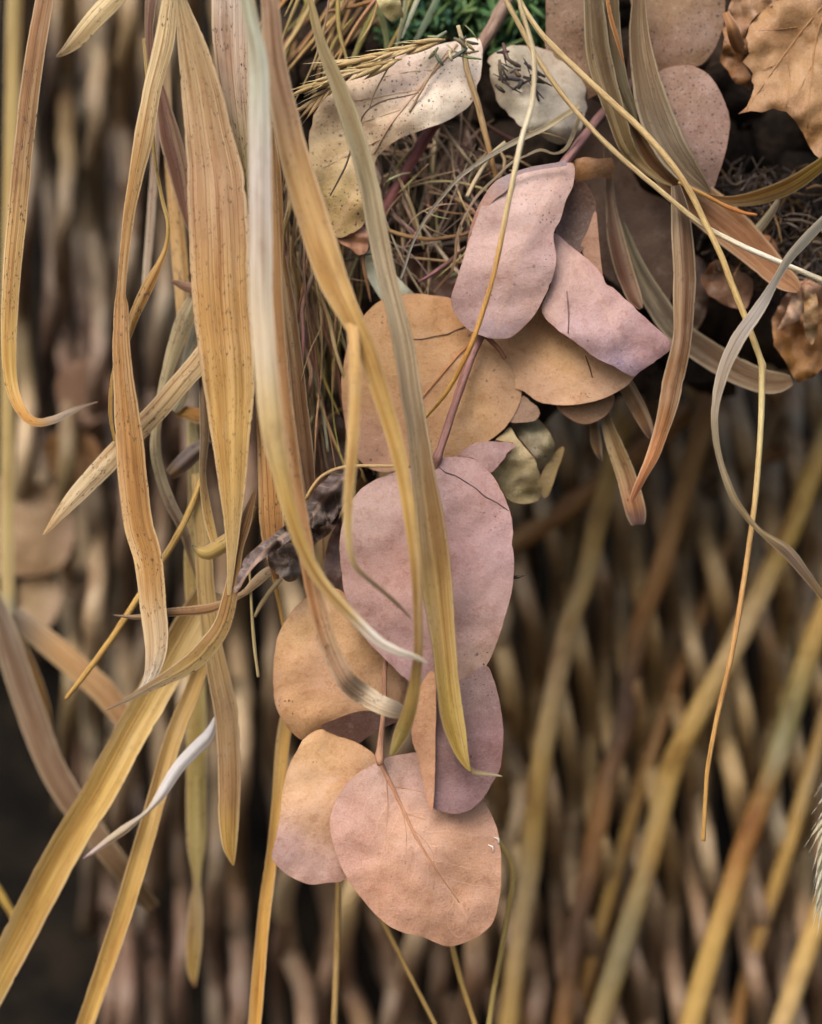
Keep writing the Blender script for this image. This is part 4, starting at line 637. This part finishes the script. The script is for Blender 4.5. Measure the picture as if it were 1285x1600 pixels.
blade('narrow_leaf', 'orange needle-like leaf at the top between the olive ones', [(944, -40, 4, .6), (953, 20, 6, .6), (964, 60, 6, .6), (975, 98, 2, .7)], [(0, (176, 120, 56)), (1, (150, 96, 48))], fold=.3, nac=4, **NG)
blade('narrow_leaf', 'bent grey blade at right arching left and back to the edge', [(1330, 300, 10, -1), (1285, 347, 14, -1), (1252, 382, 16, -1), (1232, 405, 14, -1), (1213, 437, 12, -1), (1186, 483, 19, -1), (1152, 532, 22, -1.1), (1129, 585, 18, -1.1), (1117, 645, 11, -1.2), (1122, 705, 9, -1.2), (1143, 770, 11, -1.2), (1166, 806, 9, -1.2), (1188, 830, 8, -1.2), (1209, 846, 14, -1.2), (1232, 864, 19, -1.2), (1260, 898, 15, -1.2), (1285, 930, 11, -1.2), (1320, 975, 10, -1.2)],
      [(0, (90, 88, 78)), (.18, (106, 102, 92)), (.3, (160, 152, 144)), (.42, (166, 154, 138)), (.6, (150, 136, 108)), (.75, (130, 112, 76)), (.85, (116, 98, 82)), (1, (140, 114, 60))], fold=.15, tilt=.4, wob=1.8, wear=.1, **NG)
blade('narrow_leaf', 'short grey green stub standing among the roots at right', [(1172, 372, 12, 2.2), (1188, 354, 14, 2.1), (1204, 334, 12, 2.0), (1217, 312, 6, 2.0)], [(0, (150, 142, 112)), (1, (120, 108, 86))], fold=.3, wear=.3, **NG)

# ------------------------------------------------------------------ straws that can be told apart
WS = [(0, (206, 190, 150)), (1, (214, 196, 150))]
stalk('straw', 'pale straw slanting down right from the top centre to the right edge', [(770, -50, 4, .3), (791, 0, 4.2, .3), (815, 45, 4.2, .3), (840, 92, 4.2, .3), (885, 156, 4.2, .3), (930, 207, 4.2, .2), (978, 253, 4.2, .2), (1034, 300, 4.2, .2), (1096, 350, 4.4, .2), (1152, 381, 4.6, .2), (1221, 411, 4.6, .2), (1285, 438, 4.6, .2), (1340, 462, 4.6, .2)], [(0, (190, 166, 120)), (.3, (196, 170, 122)), (.6, (206, 184, 136)), (.8, (226, 220, 200)), (1, (216, 202, 160))])
stalk('straw', 'longest straw, kinked at a node at right and hanging to a cut end', [(785, -60, 4.2, -.1), (809, -5, 4.2, -.1), (840, 45, 4.6, -.1), (875, 84, 5.4, -.1), (944, 149, 5.4, -.1), (996, 197, 5.4, -.1), (1041, 246, 5.2, -.1), (1075, 294, 5, -.1), (1103, 350, 5, -.1), (1127, 400, 5, -.1), (1146, 450, 5.2, -.1), (1166, 500, 5.2, -.1), (1188, 560, 5.4, -.1), (1191, 570, 6.4, -.1), (1191, 582, 5.6, -.1), (1190, 642, 5, -.1), (1186, 712, 4.8, -.1), (1178, 798, 4.8, -.1), (1162, 912, 4.6, -.1), (1143, 1024, 4.4, -.1), (1122, 1115, 4.2, -.1), (1107, 1195, 3.8, -.1), (1103, 1240, 3.6, -.1), (1099, 1314, 3.4, -.1)],
      [(0, (206, 184, 136)), (.2, (204, 176, 124)), (.45, (206, 176, 114)), (.55, (214, 196, 140)), (.75, (196, 150, 92)), (1, (190, 146, 78))])
stalk('straw', 'front straw, white above and orange below, hanging across the pink leaf', [(806, -50, 3.4, -2), (814, 10, 3.6, -2), (834, 84, 4, -2), (832, 158, 4.2, -2), (817, 212, 4.4, -2), (802, 280, 4.4, -2), (788, 350, 4.2, -1.8), (774, 420, 4, -1.6), (760, 470, 4, -1.4), (736, 540, 4, -1), (700, 610, 3.4, -.4), (662, 656, 2, .2)], [(0, (190, 170, 126)), (.35, (222, 210, 178)), (.5, (216, 192, 140)), (.62, (206, 160, 92)), (.8, (204, 150, 74)), (1, (206, 166, 84))], ns=8)
blade('straw', 'grey flattened straw arching from under the pale leaf down to the tan leaf', [(905, 165, 8, 1.2), (870, 188, 9, 1.1), (846, 203, 8, 1), (816, 216, 9, .9), (785, 232, 8, .8), (755, 250, 7, .8), (718, 277, 6, .8), (696, 302, 5, .8), (672, 332, 4.5, .8), (655, 360, 4, .8), (642, 388, 4, .9), (632, 420, 4, 1), (626, 436, 3, 1)], [(0, (176, 158, 120)), (.4, (140, 132, 114)), (1, (170, 166, 156))], cat='straw', group='loose thin straws', fold=-.2, nac=5, wob=2.2)
blade('straw', 'grey crinkled straw curling above the pink leaf and down its left side', [(908, 175, 5, 1.3), (898, 205, 7, 1.3), (884, 232, 6, 1.2), (866, 240, 4, 1), (845, 234, 5, .9), (823, 243, 3.6, .8), (800, 254, 4, .7), (778, 275, 3.6, .7), (748, 304, 4.6, .7), (730, 332, 4, .7), (716, 365, 5, .8), (712, 400, 4, .9), (706, 425, 4, 1), (692, 440, 4, 1.4), (678, 456, 3, 1.6)], [(0, (130, 116, 90)), (.4, (170, 156, 132)), (1, (160, 124, 96))], cat='straw', group='loose thin straws', fold=-.2, nac=5, wob=2.2)
stalk('straw', 'short pale straw end pointing down beside the arching grey one', [(790, 222, 3, .9), (770, 240, 3.5, .9), (756, 260, 3.6, .9), (742, 284, 3.8, .9), (730, 308, 3.8, .9)], [(0, (170, 156, 124)), (1, (190, 172, 136))])
stalk('straw', 'brown straw dropping from the pale leaf base into the hollow', [(716, 40, 3, .7), (724, 70, 4, .7), (730, 110, 5, .8), (746, 160, 5, 1), (760, 215, 5, 1.2), (772, 262, 4, 1.3), (777, 285, 3, 1.4)], [(0, (190, 176, 140)), (.4, (190, 164, 122)), (1, (160, 120, 74))])
stalk('straw', 'thin brown straw across the foot of the hollow', [(596, 352, 2.5, 1.8), (612, 362, 3.2, 1.8), (640, 370, 3.2, 1.8), (672, 374, 3, 1.8), (705, 370, 2.8, 1.8), (735, 364, 2, 1.8)], [(0, (176, 140, 92)), (1, (140, 104, 70))])
stalk('straw', 'fine straw leaning on the pale leaf and ending dark at its lower end', [(702, 78, 1.6, .9), (680, 105, 1.8, .8), (660, 140, 1.8, .7), (640, 175, 1.8, .7)], [(0, (190, 170, 140)), (1, (170, 140, 104))])
stalk('straw', 'dark broken twig lying on the yellow part of the pale leaf', [(549, 232, 1.4, .6), (541, 258, 1.6, .6), (530, 280, 1.6, .6), (516, 306, 1.1, .6)], [(0, (90, 76, 66)), (1, (70, 60, 52))])
stalk('straw', 'forked thin twig lying across the middle of the pale leaf', [(655, 145, .9, .6), (630, 151, 1.2, .55), (605, 156, 1.3, .55), (588, 163, 1.4, .55), (575, 172, 1.4, .55), (566, 184, 1.4, .6), (563, 195, 1.2, .6)], [(0, (130, 106, 84)), (1, (84, 70, 60))])
stalk('straw', 'fine pale twig rising from the fork on the pale leaf', [(578, 168, 1.2, .55), (586, 145, 1.3, .55), (600, 118, 1.4, .5), (615, 92, 1.4, .5), (630, 70, 1.1, .5)], [(0, (140, 116, 94)), (1, (190, 170, 140))])
stalk('straw', 'yellow straw arching over the dark shrivelled leaf to the pink leaf', [(478, 780, 2.2, .3), (488, 762, 2.6, .2), (502, 745, 2.8, .1), (525, 733, 2.8, 0), (552, 728, 2.8, 0), (590, 728, 2.6, -.1), (625, 728, 2, -.1)], [(0, (206, 170, 110)), (.6, (222, 190, 136)), (1, (214, 180, 120))])
stalk('straw', 'short yellow straw left of the dark shrivelled leaf', [(402, 868, 1.8, .6), (412, 846, 2.4, .5), (425, 828, 2.6, .4), (446, 812, 2.4, .3), (470, 800, 1.8, .3)], [(0, (200, 166, 100)), (1, (212, 176, 110))])
stalk('straw', 'long yellow straw slanting down left behind the twisted strap', [(318, 740, 4, 1.6), (300, 790, 5, 1.6), (277, 838, 5.4, 1.6), (248, 885, 5.4, 1.6), (217, 933, 5.4, 1.6), (180, 990, 5.2, 1.7), (140, 1045, 4.6, 1.9), (103, 1092, 3, 2.1)], [(0, (200, 164, 92)), (1, (190, 150, 80))])
stalk('straw', 'thin upright straw with a pale end below the dark shrivelled leaf', [(390, 890, 2, .8), (392, 920, 2.2, .8), (394, 960, 2.4, .8), (398, 1010, 2.8, .7), (404, 1058, 2.2, .7)], [(0, (200, 180, 120)), (1, (196, 176, 126))])
stalk('straw', 'short straw slanting down left under the dark shrivelled leaf', [(440, 904, 4, 1.2), (424, 922, 4, 1.2), (408, 945, 3.4, 1.3), (398, 964, 2, 1.3)], [(0, (206, 184, 140)), (1, (190, 166, 120))])
stalk('straw', 'thin orange straw behind the upper edge of the left tan leaf', [(424, 880, 3, 1.6), (431, 915, 3.4, 1.6), (440, 960, 3.4, 1.6), (446, 990, 3, 1.6)], [(0, (196, 150, 72)), (1, (200, 156, 84))])
stalk('straw', 'thin upright straw hanging below the mauve-ended tan leaf', [(530, 1340, 4.5, 3.6), (529, 1400, 5, 3.6), (527, 1480, 5, 3.6), (524, 1560, 5, 3.6), (520, 1660, 5, 3.6)], [(0, (170, 140, 84)), (1, (170, 140, 90))])
stalk('straw', 'straw slanting down right from under the lowest leaf', [(580, 1410, 3, 3.2), (601, 1444, 3.6, 3.2), (622, 1486, 3.6, 3.2), (645, 1532, 3.4, 3.2), (680, 1600, 3.2, 3.2), (700, 1640, 3, 3.2)], [(0, (190, 156, 90)), (1, (180, 148, 90))])
stalk('straw', 'straw emerging at the lowest point of the lowest leaf', [(700, 1455, 3.4, 3.2), (708, 1482, 4.4, 3.2), (720, 1530, 4.4, 3.2), (736, 1580, 4, 3.2), (756, 1640, 4, 3.2)], [(0, (196, 162, 92)), (1, (190, 154, 88))])
stalk('straw', 'straw bowing out right of the lowest leaf and running to the bottom edge', [(770, 1300, 3.4, 3), (783, 1320, 4.4, 3), (799, 1350, 4.6, 3), (801, 1378, 4.6, 3), (793, 1430, 4.6, 3), (781, 1500, 4.6, 3), (770, 1560, 4.6, 3), (760, 1640, 4.6, 3)], [(0, (170, 146, 84)), (1, (176, 154, 90))])
blade('straw', 'tall blurred yellow stalk at the far left edge', [(26, -60, 24, 11), (22, 40, 24, 11), (19, 200, 23, 11), (15, 400, 22, 11), (13, 600, 21, 11), (12, 800, 20, 11), (12, 940, 22, 11), (13, 970, 26, 11)], [(0, (190, 170, 110)), (.5, (196, 172, 108)), (.95, (190, 170, 110)), (1, (160, 166, 150))], cat='straw', group='loose thin straws', fold=.5, wear=.1)
stalk('straw', 'fine yellow straw end under the olive strap at right', [(1060, 285, 2.5, 1), (1100, 304, 3, 1), (1130, 320, 3, 1), (1160, 332, 3, 1), (1183, 336, 2, 1)], [(0, (180, 140, 70)), (1, (190, 120, 60))])
stalk('straw', 'yellow straw crossing the gap at the bottom left edge', [(-40, 1330, 6, 7), (0, 1395, 7, 7), (26, 1440, 6, 7)], [(0, (170, 146, 70)), (1, (170, 140, 70))])

# tangled dry stems: the bundle left of the tan leaf, the hollow, the top
rs = random.Random(11)
def tangle(name, label, cat, n, fn, cols):
    e = None
    for i in range(n):
        pts, r = fn(i)
        c = cols[rs.randrange(len(cols))]; c2 = tuple(max(0, min(255, v+rs.randint(-22, 22))) for v in c)
        if e is None: e = tag(empty(name, P(*pts[0])), label, cat, kind='thing')
        stalk('stem', None, [(x, y, r*(.55 if j in (0, len(pts)-1) else 1), d) for j, (x, y, d) in enumerate(pts)], [(0, c), (1, c2)], parent=e, ns=5, step=10)
def bundle(i):
    x = rs.uniform(428, 548); y0 = rs.uniform(240, 430); y1 = y0+rs.uniform(160, 400); lean = rs.choice([rs.uniform(-30, 50), rs.uniform(-30, 50), rs.uniform(-110, 110)]); d = rs.uniform(1.2, 5)
    return [(x+lean*k/4+rs.uniform(-7, 7)+12*math.sin(i+k), y0+(y1-y0)*k/4, d+rs.uniform(-.3, .3)) for k in range(5)], rs.choice([1, 1.3, 1.6, 2, 2.4, 3, 3.8])
tangle('grass_tuft', 'tuft of thin upright dry grass stems left of the tan leaf', 'grass tuft', 96, bundle, [(190, 160, 106), (176, 146, 100), (160, 140, 110), (196, 170, 124), (146, 106, 74), (150, 116, 70), (130, 104, 80)])
def hollow(i):
    x = rs.uniform(585, 790); y = rs.uniform(205, 455); a = rs.gauss(1.75, .75); L = rs.uniform(50, 190); d = rs.uniform(1.7, 5.0); b = rs.uniform(-14, 14)
    return [(x+math.cos(a)*L*(k/3-.5)-math.sin(a)*b*math.sin(k/3*math.pi), y+math.sin(a)*L*(k/3-.5)+math.cos(a)*b*math.sin(k/3*math.pi), d+rs.uniform(-.4, .4)) for k in range(4)], rs.choice([.8, 1, 1.2, 1.5, 2, 2.6, 3.6])
tangle('grass_tangle', 'tangle of brown grass stems in the dark hollow left of the pink leaf', 'grass tangle', 140, hollow, [(196, 168, 132), (172, 142, 112), (164, 144, 122), (206, 180, 142), (140, 114, 94), (190, 172, 146)])
def top(i):
    x = rs.uniform(425, 625); y = rs.uniform(-20, 110); a = rs.gauss(-1.05, .32); L = rs.uniform(90, 240); d = rs.uniform(1.2, 5.5); b = rs.uniform(-14, 14)
    return [(x+math.cos(a)*L*(k/3-.4)-math.sin(a)*b*math.sin(k/3*math.pi), y+math.sin(a)*L*(k/3-.4)+math.cos(a)*b*math.sin(k/3*math.pi), d) for k in range(4)], rs.uniform(1.6, 4.2)
tangle('grass_tuft', 'tuft of dry stems slanting up right at the top edge', 'grass tuft', 40, top, [(190, 154, 96), (176, 140, 84), (160, 140, 84), (150, 116, 74), (196, 170, 116), (166, 146, 90)])
def loops(i):
    x = rs.uniform(600, 790); y = rs.uniform(220, 420); a = rs.uniform(0, 6.28); R = rs.uniform(40, 130); d = rs.uniform(1.3, 3.2); sw = rs.uniform(.3, 1.3)*rs.choice([-1, 1])
    return [(x+math.cos(a+sw*k/5)*R*(1+.12*k), y+math.sin(a+sw*k/5)*R*(1+.12*k)*.8, d+.2*math.sin(k+i)) for k in range(6)], rs.choice([.8, 1, 1.3, 1.8])
tangle('grass_tangle', 'few pale loose bent straws over the dark hollow', 'grass tangle', 22, loops, [(206, 180, 134), (190, 166, 124), (176, 150, 116), (214, 196, 156)])
def under(i):
    x = rs.uniform(470, 560); y = rs.uniform(640, 800); a = rs.gauss(1.5, .45); L = rs.uniform(60, 160); d = rs.uniform(1.6, 4)
    return [(x+math.cos(a)*L*(k/3-.5)+rs.uniform(-4, 4), y+math.sin(a)*L*(k/3-.5), d) for k in range(4)], rs.uniform(1.4, 3.2)
tangle('grass_tuft', 'small tuft of dry stems above the dark shrivelled leaf', 'grass tuft', 16, under, [(190, 160, 110), (160, 124, 84), (200, 176, 130)])
def crumbs(x0, x1, y0, y1, d0):
  def fn(i):
    x = rs.uniform(x0, x1); y = rs.uniform(y0, y1); a = rs.gauss(.7, .7); L = rs.uniform(10, 42); d = d0-rs.uniform(0, .25)
    return [(x+math.cos(a)*L*(k/2-.5), y+math.sin(a)*L*(k/2-.5)+rs.uniform(-4, 4), d) for k in range(3)], rs.uniform(1.2, 4.2)
  return fn
tangle('dead_sprig', 'dark shrivelled dead sprig lying on the pale grey leaf', 'dead sprig', 30, crumbs(780, 850, 78, 142, 1.35), [(64, 50, 48), (76, 62, 60), (96, 78, 66), (150, 130, 100), (54, 44, 46), (60, 48, 44)])
tangle('dead_sprig', 'greenish scraps of dead stem at the top corner of the long pale leaf', 'dead sprig', 14, crumbs(672, 740, 48, 96, .8), [(150, 150, 110), (190, 180, 140), (120, 116, 90), (90, 84, 70)])
# roots and moss: what nobody could count
def mass(name, n, fn, mat_cols, ns=4, step=14):
    parts = []
    for i in range(n):
        pts, r, c = fn(i); V, F, C, U, W = tube([(x, y, r, d) for x, y, d in pts], [(0, c)], ns=ns, step=step); parts.append((V, F, C, U, W))
    V, F, C, U, W = join(*parts)
    return put(name, V, F, M_STALK, cols=C, uv=U)
def root(i):
    x = rs.uniform(1110, 1300); y = rs.uniform(270, 450); a = rs.uniform(0, 6.28); L = rs.uniform(18, 80); d = rs.uniform(2.6, 5.5); b = rs.uniform(-14, 14)
    c = rs.choice([(70, 58, 52), (90, 76, 64), (54, 46, 42), (120, 104, 88), (140, 110, 70), (64, 50, 44), (80, 68, 62)])
    return [(x+math.cos(a)*L*(k/3-.5)-math.sin(a)*b*math.sin(k), y+math.sin(a)*L*(k/3-.5)+math.cos(a)*b*math.sin(k), d+rs.uniform(-.5, .5)) for k in range(4)], rs.choice([.7, .9, 1.2, 1.6, 2.6]), c
tag(mass('roots', 420, root, None), 'mat of fine dark roots and bark shreds at the right edge under the olive strap', 'roots', kind='stuff')
def mossf(i):
    x = rs.uniform(600, 880); y = rs.uniform(-60, 84)-abs(x-740)*.12; a = rs.uniform(.2, 2.9); L = rs.uniform(16, 46); d = rs.uniform(4.5, 7.2)
    c = rs.choice([(66, 112, 62), (78, 124, 70), (52, 96, 58), (96, 134, 80), (110, 140, 76), (58, 108, 84)])
    return [(x+math.cos(a)*L*(k/2-.5), y-math.sin(a)*L*(k/2-.5), d+rs.uniform(-.4, .4)) for k in range(3)], rs.uniform(1.6, 4.2), c
tag(mass('moss', 700, mossf, None, ns=4), 'soft green moss at the top edge behind the reddish stem', 'moss', kind='stuff')
for i, (p, c) in enumerate([([(560, -40, 8, 3), (590, 10, 9, 3), (604, 60, 8, 3), (600, 100, 3, 3)], (120, 130, 76)), ([(640, -40, 6, 2.6), (632, 20, 7, 2.6), (618, 80, 3, 2.6)], (150, 160, 120)), ([(610, -30, 8, 3.2), (570, 50, 9, 3.2), (545, 110, 4, 3.2)], (156, 150, 70)), ([(700, -40, 8, 3.4), (668, 30, 9, 3.2), (640, 80, 4, 3)], (104, 130, 96)), ([(670, -40, 6, 2.4), (648, 10, 7, 2.4), (628, 60, 2, 2.4)], (196, 204, 176))]):
    blade('green_grass', ['olive green grass blade hanging from the top edge', 'thin pale green blade above the ripe grass ear', 'yellow green blade slanting down left at the top edge', 'blue green blade beside the moss', 'whitish thin blade crossing the green at the top'][i], p, [(0, c)], cat='grass blade', group='greenish grass blades at the top', nac=5, fold=.3)
# ripe grass ears and husk
def spindle(L, r):
    V, F = [], []; R = 7; K = 7
    for i in range(R):
        t = i/(R-1); q = r*math.sin(math.pi*min(1, t*.93+.04))**.8*(1-.35*t)
        for j in range(K):
            th = 2*math.pi*j/K; V.append((math.cos(th)*q*(1 if j % 2 else .86), math.sin(th)*q*.7, t*L))
    for i in range(R-1):
        for j in range(K): F.append((i*K+j, i*K+(j+1) % K, (i+1)*K+(j+1) % K, (i+1)*K+j))
    F += [tuple(range(K-1, -1, -1)), tuple((R-1)*K+j for j in range(K))]
    V = np.array(V); return V, F
def ear(name, label, spine, n, hl, hr, c1, c2, spread, awn, cat='grass ear', group='ripe grass ears', fan=.9, sp=None):
    e = empty(name, P(spine[0][0], spine[0][1], spine[0][2])); tag(e, label, cat, group)
    rr = random.Random(len(label))
    stalk('stem', None, [(x, y, 1.5, d) for x, y, d in spine], [(0, c2)], parent=e, ns=5)
    c = cr(np.array(spine, float), 4); V, F = spindle(1, .5); meshes = []
    for q in range(4):
        cc = lin(tuple(a+(b-a)*q/3 for a, b in zip(c1, c2)))
        meshes.append(mesh('husk', V*np.array([hr, hr, hl]), F, M_BLADE, cols=[cc]*len(V), uv=[(v[2]*3+q, v[0]*2) for v in V], floats={'wear': [.2]*len(V)}))
        Vt, Ft, Ct, Ut, Wt = [], [], [], [], []
    am = None
    for i in range(n):
        f = i/(n-1); k = min(int(f*(len(c)-2)), len(c)-2)
        p = Vector(P(*c[k])); t = (Vector(P(*c[k+1]))-p).normalized()
        side = (1 if i % 2 else -1)
        n_ = t.cross(Vector((0, 1, 0))).normalized()
        dirv = (t + n_*side*spread*rr.uniform(.3, 1.1)*(1-fan*f*.4) + Vector((0, rr.uniform(-.35, .25), 0))).normalized()
        h = bpy.data.objects.new('husk', meshes[rr.randrange(4)]); COL.objects.link(h); h.parent = e
        h.location = p - Vector(e.location); h.rotation_mode = 'QUATERNION'; h.rotation_quaternion = dirv.to_track_quat('Z', 'Y')
        s = rr.uniform(.75, 1.2); h.scale = (s, s, s)
        if awn:
            b = p+dirv*hl*s*.9; pts = [b, b+dirv*awn*.5+Vector((0, -.0005, 0)), b+dirv*awn+t*awn*.1]
            V2, F2 = [], []
            for j, pt in enumerate(pts):
                for m in range(3):
                    th = m*2.094; V2.append(pt+Vector((math.cos(th), math.sin(th), math.sin(th+1)))*(.00016*(1-.4*j)))
            F2 = [(j*3+m, j*3+(m+1) % 3, (j+1)*3+(m+1) % 3, (j+1)*3+m) for j in range(2) for m in range(3)]
            a = put('awn', [tuple(v) for v in V2], F2, M_STALK, e, cols=[lin(c1)]*9, uv=[(0, 0, 0)]*9)
    return e
CH, CH2 = (236, 214, 164), (220, 188, 128)
ear('grass_ear', 'ripe golden grass ear lying along the upper edge of the pale leaf', [(696, 62, .5), (655, 72, .4), (615, 82, .3), (580, 92, .3), (548, 98, .3)], 18, .0105, .0025, CH, CH2, .24, .006)
ear('grass_ear', 'second golden grass ear below the first, pointing down left', [(628, 92, .2), (588, 104, .2), (550, 114, .1), (515, 126, .1), (490, 134, .1)], 14, .0105, .0026, CH, (186, 156, 92), .22, .005)
ear('grass_ear', 'third grass ear, loose and drooping at the left end of the pale leaf', [(545, 112, .4), (520, 134, .4), (500, 152, .4), (482, 166, .4)], 9, .0105, .0025, (232, 206, 156), (206, 172, 122), .3, .006)
ear('grass_ear', 'pale grey feathery grass ear cut off by the right edge', [(1310, 1190, -.8), (1300, 1240, -.8), (1290, 1290, -.8), (1286, 1340, -.8), (1284, 1390, -.8), (1285, 1425, -.8)], 34, .0075, .0019, (214, 212, 192), (196, 190, 160), .55, .004)
leaf('husk', [(583, -40), (612, -40), (628, 12), (630, 28), (622, 26), (612, 34), (600, 22), (590, 4)], [(605, 10, (200, 186, 130))], d=.9, bow=.5, label='cut straw coloured husk poking down from the top edge', cat='husk', vein=.4, amp=.15, nsc=20, grid=5)
